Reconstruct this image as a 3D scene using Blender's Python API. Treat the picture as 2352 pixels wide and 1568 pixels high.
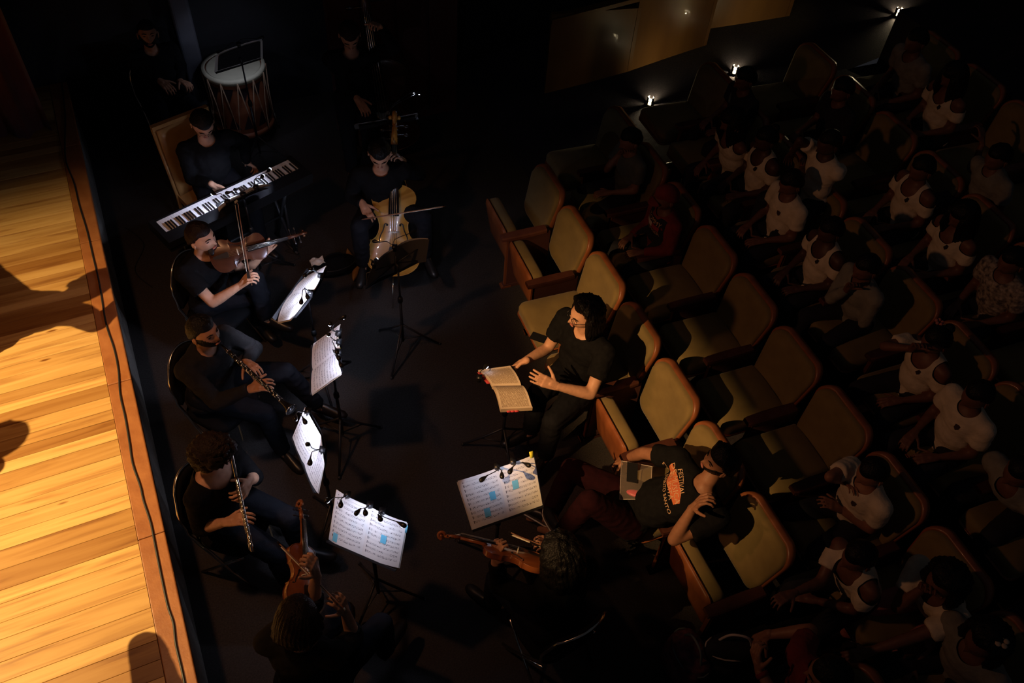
import bpy, bmesh, math, random
import numpy as np
from mathutils import Vector, Matrix, noise
from mathutils.bvhtree import BVHTree

for o in list(bpy.data.objects):
    bpy.data.objects.remove(o)
scene = bpy.context.scene
COL = scene.collection
random.seed(7)

# ------------------------------------------------------------------ camera
FPX = 1960.0                      # focal length in pixels of the 2352 x 1568 frame
NADIR = (1030.0, 2460.0)          # where plumb lines meet
CAMH = 5.4
CX, CY = 1176.0, 784.0
_d = np.array([NADIR[0]-CX, NADIR[1]-CY, FPX]); _d /= np.linalg.norm(_d)
_up = -_d
_h = np.array([0, 0, 1.0]) - _up*_up[2]; _h /= np.linalg.norm(_h)
_r = np.cross(_h, _up)
if _r[0] < 0:
    _r = -_r
ROT = np.array([_r, _h, _up])     # camera (x right, y down, z forward) -> world
def ray(px, py):
    v = ROT @ np.array([px-CX, py-CY, FPX]); return v/np.linalg.norm(v)
CAM = np.array([0, 0, CAMH])
def P(px, py, z):
    """point at height z seen at pixel px,py"""
    v = ray(px, py); t = (z-CAMH)/v[2]
    return CAM+v*t
def proj(p):
    c = ROT.T @ (np.asarray(p, float)-CAM); return (CX+FPX*c[0]/c[2], CY+FPX*c[1]/c[2])

cam_d = bpy.data.cameras.new('camera'); cam = bpy.data.objects.new('camera', cam_d); COL.objects.link(cam)
cam_d.sensor_width = 36.0; cam_d.lens = 36.0*FPX/2352.0; cam_d.clip_end = 60; cam_d.clip_start = 0.05
_r3 = ROT @ np.array([1, 0, 0]); _u3 = ROT @ np.array([0, -1, 0]); _b3 = ROT @ np.array([0, 0, -1])
cam.matrix_world = Matrix(((_r3[0], _u3[0], _b3[0], 0), (_r3[1], _u3[1], _b3[1], 0), (_r3[2], _u3[2], _b3[2], CAMH), (0, 0, 0, 1)))
scene.camera = cam

# ------------------------------------------------------------------ directions of the hall
U = np.array([0.475, -0.880, 0.0]); U /= np.linalg.norm(U)      # along the stage edge, towards the camera side
V = np.array([-U[1], U[0], 0.0])                                # from the stage into the house
Z = np.array([0, 0, 1.0])
STAGE_Z = 0.65
EDGE_V = -0.63                                                  # stage edge
def UV(u, v, z=0.0):
    return U*u+V*v+Z*z

# ------------------------------------------------------------------ world, exposure
world = bpy.data.worlds.new('world'); scene.world = world
world.use_nodes = True
world.node_tree.nodes['Background'].inputs[0].default_value = (0.5, 0.5, 0.58, 1)
world.node_tree.nodes['Background'].inputs[1].default_value = WORLD_S = 0.02
scene.view_settings.view_transform = 'Standard'
scene.view_settings.look = 'None'
scene.view_settings.gamma = 1.0
scene.view_settings.use_curve_mapping = False
scene.view_settings.exposure = 0.0

def norm(v):
    v = np.asarray(v, float); n = np.linalg.norm(v)
    return v/n if n > 1e-9 else np.array([0, 0, 1.0])
def add_spot(name, loc, target, energy, color, angle, blend, radius=0.05):
    l = bpy.data.lights.new(name, 'SPOT'); l.energy = energy; l.color = color
    l.spot_size = math.radians(angle); l.spot_blend = blend; l.shadow_soft_size = radius
    o = bpy.data.objects.new(name, l); COL.objects.link(o)
    o.location = Vector(loc)
    o.rotation_euler = Vector(np.asarray(target, float)-np.asarray(loc, float)).to_track_quat('-Z', 'Y').to_euler()
    return o

# stage key light: hung upstage; an added black sheet out of view cuts it off at the stage edge
KEY_L = UV(-3.985, EDGE_V-4.3, 5.6)
add_spot('stage_key', KEY_L, UV(-3.45, EDGE_V-1.2, STAGE_Z), 3900, (1.0, 0.70, 0.30), 60, 1.0, 0.02)
# lamp at the stage front aimed at conductor and first row; flaps added below keep it off the rows behind and the floor
SPILL_T = P(1410, 890, 0.75)
SPILL_L = UV(SPILL_T @ U+1.3, EDGE_V-1.0, 4.2)
add_spot('front_spill', SPILL_L, SPILL_T, 1050, (1.0, 0.56, 0.22), 37, 1.0, 0.012)
# warm lamp over the stage edge that catches the musicians
WASH_L = UV(-3.3, EDGE_V-.45, 4.6)
add_spot('stage_wash', WASH_L, P(540, 960, 0.5), 160, (1.0, 0.45, 0.2), 78, 1.0, 0.10)
# added fill standing in for light bounced off the stage into the house
LOW_L = UV(-2.7, EDGE_V-1.0, 3.5)
add_spot('stage_bounce_fill', LOW_L, P(1980, 800, 1.0), 96, (1.0, 0.42, 0.20), 58, 1.0, 0.10)

# ------------------------------------------------------------------ mesh builder
class MB:
    def __init__(s):
        s.v = []; s.f = []; s.uv = {}; s.mi = []; s.cm = 0
    def off(s):
        return len(s.v)
    def addv(s, pts):
        o = len(s.v); s.v.extend([tuple(map(float, p)) for p in pts]); return o
    def face(s, idx):
        s.f.append(tuple(idx)); s.mi.append(s.cm)
    def box(s, c, ax, ay, az):
        """centre and three half-axis vectors"""
        c, ax, ay, az = [np.asarray(q, float) for q in (c, ax, ay, az)]
        o = s.addv([c+sx*ax+sy*ay+sz*az for sz in (-1, 1) for sy in (-1, 1) for sx in (-1, 1)])
        for q in ((0, 2, 3, 1), (4, 5, 7, 6), (0, 1, 5, 4), (2, 6, 7, 3), (0, 4, 6, 2), (1, 3, 7, 5)):
            s.face([o+i for i in q])
        return s
    def bx(s, x0, x1, y0, y1, z0, z1):
        return s.box(((x0+x1)/2, (y0+y1)/2, (z0+z1)/2), ((x1-x0)/2, 0, 0), (0, (y1-y0)/2, 0), (0, 0, (z1-z0)/2))
    def ellipsoid(s, c, ax, ay, az, nu=14, nv=9):
        c, ax, ay, az = [np.asarray(q, float) for q in (c, ax, ay, az)]
        o = s.addv([c-az])
        for j in range(1, nv):
            t = math.pi*j/nv; st, ct = math.sin(t), -math.cos(t)
            s.addv([c+ax*st*math.cos(2*math.pi*i/nu)+ay*st*math.sin(2*math.pi*i/nu)+az*ct for i in range(nu)])
        e = s.addv([c+az])
        for i in range(nu):
            k = (i+1) % nu
            s.face((o, o+1+k, o+1+i))
            s.face((e, e-nu+i, e-nu+k))
            for j in range(nv-2):
                a = o+1+j*nu
                s.face((a+i, a+k, a+nu+k, a+nu+i))
        return s
    def sphere(s, c, r, nu=10, nv=7):
        return s.ellipsoid(c, (r, 0, 0), (0, r, 0), (0, 0, r), nu, nv)
    def tube(s, pts, rad, n=8, caps=True, squash=None):
        pts = [np.asarray(p, float) for p in pts]
        if not hasattr(rad, '__len__'):
            rad = [rad]*len(pts)
        prev = None; rings = []
        for i, p in enumerate(pts):
            if i == 0: t = pts[1]-pts[0]
            elif i == len(pts)-1: t = pts[-1]-pts[-2]
            else: t = norm(pts[i+1]-pts[i])+norm(pts[i]-pts[i-1])
            t = norm(t)
            if prev is None:
                a = np.cross(t, (0, 0, 1) if abs(t[2]) < .9 else (1, 0, 0))
            else:
                a = prev-t*(prev @ t)
            a = norm(a); prev = a; b = np.cross(t, a)
            if squash is not None:
                # keep one axis along the given direction, scaled
                d, k = squash
                d = norm(np.asarray(d)-t*(np.asarray(d) @ t)); e = np.cross(t, d)
                rings.append(s.addv([p+rad[i]*(d*k*math.cos(2*math.pi*j/n)+e*math.sin(2*math.pi*j/n)) for j in range(n)]))
            else:
                rings.append(s.addv([p+rad[i]*(a*math.cos(2*math.pi*j/n)+b*math.sin(2*math.pi*j/n)) for j in range(n)]))
        for q in range(len(rings)-1):
            A, B = rings[q], rings[q+1]
            for j in range(n):
                k = (j+1) % n
                s.face((A+j, A+k, B+k, B+j))
        if caps:
            s.face([rings[0]+j for j in reversed(range(n))]); s.face([rings[-1]+j for j in range(n)])
        return s
    def cone(s, p0, p1, r0, r1, n=12, round0=True, round1=True):
        """tapered capsule"""
        p0, p1 = np.asarray(p0, float), np.asarray(p1, float); t = norm(p1-p0)
        pts, rr = [], []
        if round0:
            for a in (80, 55, 30): pts.append(p0-t*r0*math.sin(math.radians(a))); rr.append(r0*math.cos(math.radians(a)))
        pts.append(p0); rr.append(r0); pts.append(p1); rr.append(r1)
        if round1:
            for a in (30, 55, 80): pts.append(p1+t*r1*math.sin(math.radians(a))); rr.append(r1*math.cos(math.radians(a)))
        return s.tube(pts, rr, n)
    def lathe(s, prof, c, ax, n=20, cap=True):
        """profile of (distance along axis, radius)"""
        c = np.asarray(c, float); ax = norm(ax)
        a = norm(np.cross(ax, (0, 0, 1) if abs(ax[2]) < .9 else (1, 0, 0))); b = np.cross(ax, a)
        rings = [s.addv([c+ax*h+r*(a*math.cos(2*math.pi*j/n)+b*math.sin(2*math.pi*j/n)) for j in range(n)]) for h, r in prof]
        for q in range(len(rings)-1):
            for j in range(n):
                k = (j+1) % n
                s.face((rings[q]+j, rings[q]+k, rings[q+1]+k, rings[q+1]+j))
        if cap:
            s.face([rings[0]+j for j in reversed(range(n))]); s.face([rings[-1]+j for j in range(n)])
        return s
    def grid(s, fn, nu, nv, uv=None):
        """fn(a, b) with a, b in 0..1"""
        o = s.off()
        for j in range(nv+1):
            s.addv([fn(i/nu, j/nv) for i in range(nu+1)])
        for j in range(nv):
            for i in range(nu):
                a = o+j*(nu+1)+i
                if uv is not None:
                    u0, u1 = uv
                    f = lambda ii, jj: (u0+(u1-u0)*ii/nu, jj/nv)
                    s.uv[len(s.f)] = [f(i, j), f(i+1, j), f(i+1, j+1), f(i, j+1)]
                s.face((a, a+1, a+nu+2, a+nu+1))
        return s
    def prism(s, poly, d):
        """flat polygon (3d points) pushed along d"""
        poly = [np.asarray(p, float) for p in poly]; d = np.asarray(d, float); n = len(poly)
        a = s.addv(poly); b = s.addv([p+d for p in poly])
        s.face([a+i for i in reversed(range(n))]); s.face([b+i for i in range(n)])
        for i in range(n):
            k = (i+1) % n
            s.face((a+i, a+k, b+k, b+i))
        return s
    def mesh(s, name, mats, smooth=True):
        m = bpy.data.meshes.new(name); m.from_pydata(s.v, [], s.f)
        for q in (mats if isinstance(mats, (list, tuple)) else [mats]):
            if q is not None: m.materials.append(q)
        if s.uv:
            L = m.uv_layers.new(name='UVMap')
            for i, p in enumerate(m.polygons):
                if i in s.uv:
                    for k, li in enumerate(p.loop_indices): L.data[li].uv = s.uv[i][k]
        if any(s.mi):
            m.polygons.foreach_set('material_index', s.mi)
        m.polygons.foreach_set('use_smooth', [smooth]*len(m.polygons))
        m.update(); return m
    def build(s, name, mats, parent=None, smooth=True, world=True, fix=True):
        m = s.mesh(name, mats, smooth)
        if fix:
            b = bmesh.new(); b.from_mesh(m); bmesh.ops.recalc_face_normals(b, faces=b.faces); b.to_mesh(m); b.free()
        return link(name, m, parent, world)
def link(name, m, parent=None, world=True):
    o = bpy.data.objects.new(name, m); COL.objects.link(o)
    if parent is not None:
        o.parent = parent
        if world:
            base = Vector(parent.location) if parent.parent is None else Vector(parent.location)+Vector(parent.parent.location)
            o.location = -base
    return o
def tag(o, label, cat, group=None):
    o['label'] = label; o['category'] = cat
    if group: o['group'] = group
    return o
def thing(name, label, cat, loc=(0, 0, 0), group=None):
    o = bpy.data.objects.new(name, None); COL.objects.link(o); o.location = Vector(loc); o.empty_display_size = .1
    return tag(o, label, cat, group)
def structure(o):
    o['kind'] = 'structure'; return o
def copy_tree(o, parent=None):
    c = o.copy(); COL.objects.link(c); c.parent = parent
    for ch in [q for q in bpy.data.objects if q.parent == o]:
        copy_tree(ch, c)
    return c
def autosmooth(o, deg=35):
    m = o.data; b = bmesh.new(); b.from_mesh(m)
    for e in b.edges:
        if len(e.link_faces) == 2 and e.calc_face_angle(0) > math.radians(deg): e.smooth = False
    b.to_mesh(m); b.free(); return o

# ------------------------------------------------------------------ materials
def mat(name, col, rough=.6, metal=0.0, noise_amt=0.0, scale=20, col2=None, bump=0.0, bscale=200, spec=.5, coat=0.0, rnd=0.0, sheen=0.0, stretch=None, trans=0.0, alpha=1.0):
    m = bpy.data.materials.new(name); m.use_nodes = True
    nt = m.node_tree; bs = nt.nodes['Principled BSDF']
    bs.inputs['Base Color'].default_value = (*col, 1); bs.inputs['Roughness'].default_value = rough
    bs.inputs['Metallic'].default_value = metal; bs.inputs['Specular IOR Level'].default_value = spec
    bs.inputs['Coat Weight'].default_value = coat; bs.inputs['Sheen Weight'].default_value = sheen
    bs.inputs['Transmission Weight'].default_value = trans; bs.inputs['Alpha'].default_value = alpha
    tc = nt.nodes.new('ShaderNodeTexCoord'); mp = nt.nodes.new('ShaderNodeMapping')
    nt.links.new(tc.outputs['Object'], mp.inputs[0])
    if stretch: mp.inputs['Scale'].default_value = stretch
    cur = None
    if col2 is not None or noise_amt > 0:
        n = nt.nodes.new('ShaderNodeTexNoise'); n.inputs['Scale'].default_value = scale; n.inputs['Detail'].default_value = 5
        nt.links.new(mp.outputs[0], n.inputs['Vector'])
        r = nt.nodes.new('ShaderNodeValToRGB')
        c2 = col2 if col2 is not None else tuple(c*(1-noise_amt) for c in col)
        r.color_ramp.elements[0].position = .32; r.color_ramp.elements[0].color = (*c2, 1)
        r.color_ramp.elements[1].position = .68; r.color_ramp.elements[1].color = (*col, 1)
        nt.links.new(n.outputs['Fac'], r.inputs[0]); cur = r.outputs[0]
    if rnd > 0:
        oi = nt.nodes.new('ShaderNodeObjectInfo'); mr = nt.nodes.new('ShaderNodeMapRange')
        mr.inputs[3].default_value = 1-rnd; mr.inputs[4].default_value = 1+rnd*.6
        nt.links.new(oi.outputs['Random'], mr.inputs[0])
        mx = nt.nodes.new('ShaderNodeMix'); mx.data_type = 'RGBA'; mx.blend_type = 'MULTIPLY'; mx.inputs[0].default_value = 1
        if cur is not None: nt.links.new(cur, mx.inputs[6])
        else: mx.inputs[6].default_value = (*col, 1)
        nt.links.new(mr.outputs[0], mx.inputs[7]); cur = mx.outputs[2]
    if cur is not None: nt.links.new(cur, bs.inputs['Base Color'])
    if bump > 0:
        n2 = nt.nodes.new('ShaderNodeTexNoise'); n2.inputs['Scale'].default_value = bscale; n2.inputs['Detail'].default_value = 3
        nt.links.new(mp.outputs[0], n2.inputs['Vector'])
        b = nt.nodes.new('ShaderNodeBump'); b.inputs['Strength'].default_value = bump; b.inputs['Distance'].default_value = .01
        nt.links.new(n2.outputs['Fac'], b.inputs['Height']); nt.links.new(b.outputs[0], bs.inputs['Normal'])
    return m
def emit(name, col, strength):
    m = bpy.data.materials.new(name); m.use_nodes = True; bs = m.node_tree.nodes['Principled BSDF']
    bs.inputs['Base Color'].default_value = (*col, 1)
    bs.inputs['Emission Color'].default_value = (*col, 1); bs.inputs['Emission Strength'].default_value = strength
    return m

M = {}
M['carpet'] = mat('carpet', (.06, .053, .05), .95, col2=(.036, .032, .031), scale=90, bump=.7, bscale=260, spec=.1)
M['stage_side'] = mat('stage_side', (.28, .26, .23), .9, col2=(.2, .19, .17), scale=14, bump=.3, bscale=120, spec=.1)
M['house_carpet'] = mat('house_carpet', (.045, .04, .048), .95, col2=(.028, .025, .032), scale=60, bump=.4, spec=.1)
M['nosing'] = mat('nosing', (.36, .135, .045), .42, col2=(.27, .09, .028), scale=9, stretch=(1, 1, 1), bump=.1, bscale=60, rnd=.18)
M['black_cable'] = mat('black_cable', (.012, .012, .012), .5)
M['curtain'] = mat('curtain', (.075, .012, .012), .9, col2=(.05, .007, .008), scale=6, sheen=.3)
M['redwall'] = mat('redwall', (.085, .018, .016), .7, col2=(.06, .012, .011), scale=3)
M['blackwall'] = mat('blackwall', (.01, .01, .012), .9)
M['column'] = mat('column', (.09, .092, .11), .75, col2=(.06, .062, .075), scale=4)
M['wall_wood'] = mat('wall_wood', (.15, .072, .021), .32, col2=(.105, .046, .014), scale=5, stretch=(1, 1, .15), spec=.5, coat=.3)
M['seat_fabric'] = mat('seat_fabric', (.225, .165, .064), .85, col2=(.175, .125, .047), scale=7, bump=.12, bscale=500, spec=.25, sheen=.15)
M['seat_wood'] = mat('seat_wood', (.30, .10, .035), .4, col2=(.2, .062, .022), scale=12, stretch=(1, 1, .2), coat=.2)
M['arm_wood'] = mat('arm_wood', (.17, .06, .04), .5, col2=(.12, .04, .027), scale=10)
M['seat_side'] = mat('seat_side', (.09, .032, .027), .7, col2=(.1, .034, .027), scale=12)
M['dark_gap'] = mat('dark_gap', (.02, .016, .015), .9)
M['iron'] = mat('iron', (.018, .018, .02), .45, spec=.5)
M['chrome'] = mat('chrome', (.7, .68, .62), .18, 1.0)
M['black_plastic'] = mat('black_plastic', (.012, .012, .013), .35)
M['black_cloth'] = mat('black_cloth', (.0085, .0085, .0095), .9, col2=(.006, .006, .007), scale=30, bump=.25, bscale=180, spec=.08)
M['black_shirt2'] = mat('black_shirt2', (.016, .015, .0155), .9, col2=(.011, .0105, .011), scale=24, bump=.25, bscale=150, spec=.2)
M['dark_trousers'] = mat('dark_trousers', (.010, .0105, .014), .9, col2=(.007, .0075, .010), scale=30, bump=.2, bscale=220, spec=.1)
M['maroon_trousers'] = mat('maroon_trousers', (.019, .004, .006), .92, col2=(.013, .003, .0045), scale=22, bump=.25, bscale=200, spec=.08)
M['navy'] = mat('navy', (.012, .013, .022), .9, col2=(.008, .009, .015), scale=20)
M['white_shirt'] = mat('white_shirt', (.74, .64, .48), .88, col2=(.6, .52, .39), scale=14, bump=.35, bscale=45, spec=.2)
M['grey_shirt'] = mat('grey_shirt', (.26, .25, .21), .9, col2=(.19, .18, .15), scale=14, bump=.35, bscale=45, spec=.2)
M['pink_top'] = mat('pink_top', (.45, .16, .15), .9, col2=(.3, .1, .1), scale=14, bump=.3, bscale=45)
M['green_grey_shirt'] = mat('green_grey_shirt', (.13, .135, .105), .9, col2=(.09, .095, .075), scale=14, bump=.35, bscale=45)
M['red_cloth'] = mat('red_cloth', (.2, .022, .022), .9, col2=(.14, .014, .015), scale=14, bump=.3, bscale=60)
M['patterned_cloth'] = mat('patterned_cloth', (.5, .42, .34), .9, col2=(.06, .05, .05), scale=34)
M['emblem'] = mat('emblem', (.05, .025, .02), .9)
M['shoe'] = mat('shoe', (.012, .011, .011), .35)
M['sole_white'] = mat('sole_white', (.6, .55, .48), .7)
def skin(name, c):
    return mat(name, c, .52, noise_amt=.18, scale=35, bump=.08, bscale=260, spec=.4)
M['skin_light'] = skin('skin_light', (.60, .33, .21))
M['skin_mid'] = skin('skin_mid', (.47, .235, .14))
M['skin_tan'] = skin('skin_tan', (.33, .155, .09))
M['skin_brown'] = skin('skin_brown', (.17, .075, .045))
M['skin_dark'] = skin('skin_dark', (.085, .038, .025))
M['hair_black'] = mat('hair_black', (.006, .005, .005), .5, col2=(.003, .003, .003), spec=.25, scale=60, bump=.7, bscale=120, stretch=(1, 1, .15))
M['hair_brown'] = mat('hair_brown', (.022, .012, .009), .6, col2=(.010, .006, .005), spec=.2, scale=70, bump=.8, bscale=120)
M['hair_dark_brown'] = mat('hair_dark_brown', (.014, .006, .005), .5, col2=(.008, .004, .0035), spec=.25, scale=60, bump=.6, bscale=150, stretch=(1, 1, .12))
M['eye'] = mat('eye', (.05, .03, .02), .2)
M['lip'] = mat('lip', (.34, .12, .09), .5)
M['paper_edge'] = mat('paper_edge', (.7, .66, .58), .9)
M['paper'] = mat('paper', (.8, .79, .76), .9)
M['paper_tan'] = mat('paper_tan', (.58, .44, .30), .9)
M['dark_cover'] = mat('dark_cover', (.13, .125, .115), .8)
M['sticky'] = mat('sticky', (.16, .55, .74), .85)
M['sticky_yellow'] = mat('sticky_yellow', (.75, .7, .05), .8)
M['tab_red'] = mat('tab_red', (.6, .06, .07), .8)
M['led'] = emit('led', (.66, .72, 1.0), 11.0)
M['violin_top'] = mat('violin_top', (.34, .105, .028), .26, col2=(.23, .062, .016), scale=16, stretch=(.12, 1, 1), coat=.5)
M['viola_top'] = mat('viola_top', (.085, .028, .013), .24, col2=(.055, .017, .008), scale=16, stretch=(.12, 1, 1), coat=.5)
M['cello_top'] = mat('cello_top', (.50, .26, .045), .24, col2=(.38, .17, .026), scale=9, stretch=(.1, 1, 1), coat=.5)
M['bass_top'] = mat('bass_top', (.06, .022, .013), .35, col2=(.04, .014, .009), scale=8, stretch=(.1, 1, 1), coat=.3)
M['ebony'] = mat('ebony', (.012, .010, .010), .3)
M['string'] = mat('string', (.6, .58, .55), .25, 1.0)
M['bow_wood'] = mat('bow_wood', (.2, .085, .045), .35)
M['bow_hair'] = mat('bow_hair', (.68, .63, .52), .7)
M['silver'] = mat('silver', (.75, .72, .69), .16, 1.0)
M['clarinet'] = mat('clarinet', (.010, .010, .011), .25, coat=.2)
M['white_key'] = mat('white_key', (.82, .82, .82), .3)
M['teal_box'] = mat('teal_box', (.03, .075, .085), .5)
M['drum_skin'] = mat('drum_skin', (.62, .58, .42), .7, col2=(.5, .46, .33), scale=6)
M['drum_wood'] = mat('drum_wood', (.33, .11, .045), .5, col2=(.24, .075, .03), scale=9)
M['drum_dark'] = mat('drum_dark', (.03, .015, .02), .6)
M['rope'] = mat('rope', (.42, .26, .16), .9, bump=.4, bscale=120)
M['chair_beige'] = mat('chair_beige', (.42, .25, .09), .4, col2=(.33, .18, .06), scale=8, coat=.2)
M['tan_cloth'] = mat('tan_cloth', (.36, .19, .06), .9, col2=(.24, .12, .04), scale=14)
M['lamp_glass'] = emit('lamp_glass', (1.0, .8, .45), 1100.0)
M['glasses'] = mat('glasses', (.01, .01, .01), .3)
M['orange_print'] = mat('orange_print', (.62, .18, .06), .8, col2=(.5, .1, .04), scale=20)
M['print_text'] = mat('print_text', (.6, .38, .22), .8)
M['print_white'] = mat('print_white', (.6, .52, .46), .8)
M['print_red'] = mat('print_red', (.3, .03, .04), .8)
M['clear_plastic'] = mat('clear_plastic', (.4, .34, .30), .12, alpha=.25)
M['pink_item'] = mat('pink_item', (.65, .05, .11), .4)
M['bag_pattern'] = mat('bag_pattern', (.26, .08, .085), .85, col2=(.05, .03, .04), scale=26)
M['bag_trim'] = mat('bag_trim', (.14, .17, .17), .8)
M['fixture_black'] = mat('fixture_black', (.02, .02, .02), .6)
# ------------------------------------------------------------------ printed pages
def page_mat(name, base, ink, rows, kind='music', amount=.55):
    m = bpy.data.materials.new(name); m.use_nodes = True; nt = m.node_tree; bs = nt.nodes['Principled BSDF']
    bs.inputs['Roughness'].default_value = .9; bs.inputs['Specular IOR Level'].default_value = .15
    N = nt.nodes.new; Lk = nt.links.new
    uv = N('ShaderNodeUVMap'); sp = N('ShaderNodeSeparateXYZ'); Lk(uv.outputs[0], sp.inputs[0])
    def mth(op, a, b=None, c=None):
        n = N('ShaderNodeMath'); n.operation = op
        for i, q in enumerate((a, b, c)):
            if q is None: continue
            if isinstance(q, (int, float)): n.inputs[i].default_value = q
            else: Lk(q, n.inputs[i])
        return n.outputs[0]
    def between(x, a, b):
        return mth('MULTIPLY', mth('GREATER_THAN', x, a), mth('LESS_THAN', x, b))
    x, y = sp.outputs[0], sp.outputs[1]
    px = mth('FRACT', x)
    inside = mth('MULTIPLY', between(px, .08, .93), between(y, .07, .94))
    ry = mth('FRACT', mth('MULTIPLY', y, rows)); row = mth('FLOOR', mth('MULTIPLY', y, rows))
    cb = N('ShaderNodeCombineXYZ')
    if kind == 'music':
        band = between(ry, .2, .68)
        Lk(mth('MULTIPLY', x, 62.0), cb.inputs[0]); Lk(mth('ADD', mth('MULTIPLY', row, 7.3), mth('MULTIPLY', ry, 4.0)), cb.inputs[1])
        n = N('ShaderNodeTexNoise'); n.inputs['Scale'].default_value = 1.0; n.inputs['Detail'].default_value = 2
        Lk(cb.outputs[0], n.inputs['Vector'])
        notes = mth('GREATER_THAN', n.outputs['Fac'], .55)
        cb2 = N('ShaderNodeCombineXYZ'); Lk(mth('MULTIPLY', x, 9.0), cb2.inputs[0]); Lk(mth('MULTIPLY', row, 3.1), cb2.inputs[1])
        n2 = N('ShaderNodeTexNoise'); n2.inputs['Scale'].default_value = 1.0; Lk(cb2.outputs[0], n2.inputs['Vector'])
        dens = mth('GREATER_THAN', n2.outputs['Fac'], .42)
        st = mth('GREATER_THAN', mth('FRACT', mth('MULTIPLY', ry, 10.0)), .8)
        clef = mth('MULTIPLY', between(px, .085, .105), between(ry, .15, .75))
        k = mth('MULTIPLY', band, mth('MAXIMUM', mth('MULTIPLY', notes, dens), mth('MULTIPLY', st, .45)))
        k = mth('MAXIMUM', k, clef)
    else:
        band = between(ry, .15, .75)
        Lk(mth('MULTIPLY', x, 55.0), cb.inputs[0]); Lk(mth('MULTIPLY', row, 5.7), cb.inputs[1])
        n = N('ShaderNodeTexNoise'); n.inputs['Scale'].default_value = 1.0; Lk(cb.outputs[0], n.inputs['Vector'])
        k = mth('MULTIPLY', band, mth('GREATER_THAN', n.outputs['Fac'], .4))
    k = mth('MULTIPLY', mth('MULTIPLY', k, inside), amount)
    mx = N('ShaderNodeMix'); mx.data_type = 'RGBA'; Lk(k, mx.inputs[0])
    mx.inputs[6].default_value = (*base, 1); mx.inputs[7].default_value = (*ink, 1)
    Lk(mx.outputs[2], bs.inputs['Base Color'])
    return m
M['music'] = page_mat('music_page', (.8, .79, .77), (.05, .05, .06), 11, 'music', .85)
M['music_fine'] = page_mat('music_fine_page', (.8, .79, .77), (.05, .05, .06), 13, 'music', .6)
M['score_page'] = page_mat('score_page', (.66, .55, .43), (.16, .09, .04), 30, 'text', .75)

# plank material: colour by plank, grain along the board
def plank_mat():
    m = bpy.data.materials.new('stage_plank'); m.use_nodes = True; nt = m.node_tree; bs = nt.nodes['Principled BSDF']
    N = nt.nodes.new; Lk = nt.links.new
    tc = N('ShaderNodeTexCoord'); oi = N('ShaderNodeObjectInfo')
    mp = N('ShaderNodeMapping'); mp.inputs['Scale'].default_value = (.55, 9.0, 9.0)
    add = N('ShaderNodeVectorMath'); add.operation = 'ADD'
    sc = N('ShaderNodeVectorMath'); sc.operation = 'SCALE'; sc.inputs[3].default_value = 37.0
    cb = N('ShaderNodeCombineXYZ'); Lk(oi.outputs['Random'], cb.inputs[0]); Lk(oi.outputs['Random'], cb.inputs[1])
    Lk(cb.outputs[0], sc.inputs[0]); Lk(tc.outputs['Object'], mp.inputs[0]); Lk(mp.outputs[0], add.inputs[0]); Lk(sc.outputs[0], add.inputs[1])
    n = N('ShaderNodeTexNoise'); n.inputs['Scale'].default_value = 2.2; n.inputs['Detail'].default_value = 6; n.inputs['Distortion'].default_value = .8
    Lk(add.outputs[0], n.inputs['Vector'])
    r = N('ShaderNodeValToRGB'); e = r.color_ramp.elements
    e[0].position = .3; e[0].color = (.33, .155, .05, 1); e[1].position = .62; e[1].color = (.60, .36, .13, 1)
    q = e.new(.46); q.color = (.52, .29, .095, 1)
    Lk(n.outputs['Fac'], r.inputs[0])
    r2 = N('ShaderNodeValToRGB'); e2 = r2.color_ramp.elements
    e2[0].position = 0; e2[0].color = (.5, .38, .28, 1); e2[1].position = .45; e2[1].color = (.9, .87, .82, 1)
    q = e2.new(.97); q.color = (1.12, 1.12, 1.1, 1)
    q = e2.new(.8); q.color = (1, 1, 1, 1)
    Lk(oi.outputs['Random'], r2.inputs[0])
    mx = N('ShaderNodeMix'); mx.data_type = 'RGBA'; mx.blend_type = 'MULTIPLY'; mx.inputs[0].default_value = 1
    Lk(r.outputs[0], mx.inputs[6]); Lk(r2.outputs[0], mx.inputs[7])
    # knots
    mp2 = N('ShaderNodeMapping'); mp2.inputs['Scale'].default_value = (1.6, 6.0, 1.0)
    add2 = N('ShaderNodeVectorMath'); add2.operation = 'ADD'; Lk(tc.outputs['Object'], mp2.inputs[0]); Lk(mp2.outputs[0], add2.inputs[0]); Lk(sc.outputs[0], add2.inputs[1])
    vo = N('ShaderNodeTexVoronoi'); vo.inputs['Scale'].default_value = 1.0; Lk(add2.outputs[0], vo.inputs['Vector'])
    kr = N('ShaderNodeValToRGB'); kr.color_ramp.elements[0].position = .03; kr.color_ramp.elements[0].color = (.35, .22, .12, 1)
    kr.color_ramp.elements[1].position = .075; kr.color_ramp.elements[1].color = (1, 1, 1, 1); Lk(vo.outputs['Distance'], kr.inputs[0])
    mx2 = N('ShaderNodeMix'); mx2.data_type = 'RGBA'; mx2.blend_type = 'MULTIPLY'; mx2.inputs[0].default_value = 1
    Lk(mx.outputs[2], mx2.inputs[6]); Lk(kr.outputs[0], mx2.inputs[7]); Lk(mx2.outputs[2], bs.inputs['Base Color'])
    bs.inputs['Roughness'].default_value = .42; bs.inputs['Specular IOR Level'].default_value = .35
    return m
M['plank'] = plank_mat()

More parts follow.
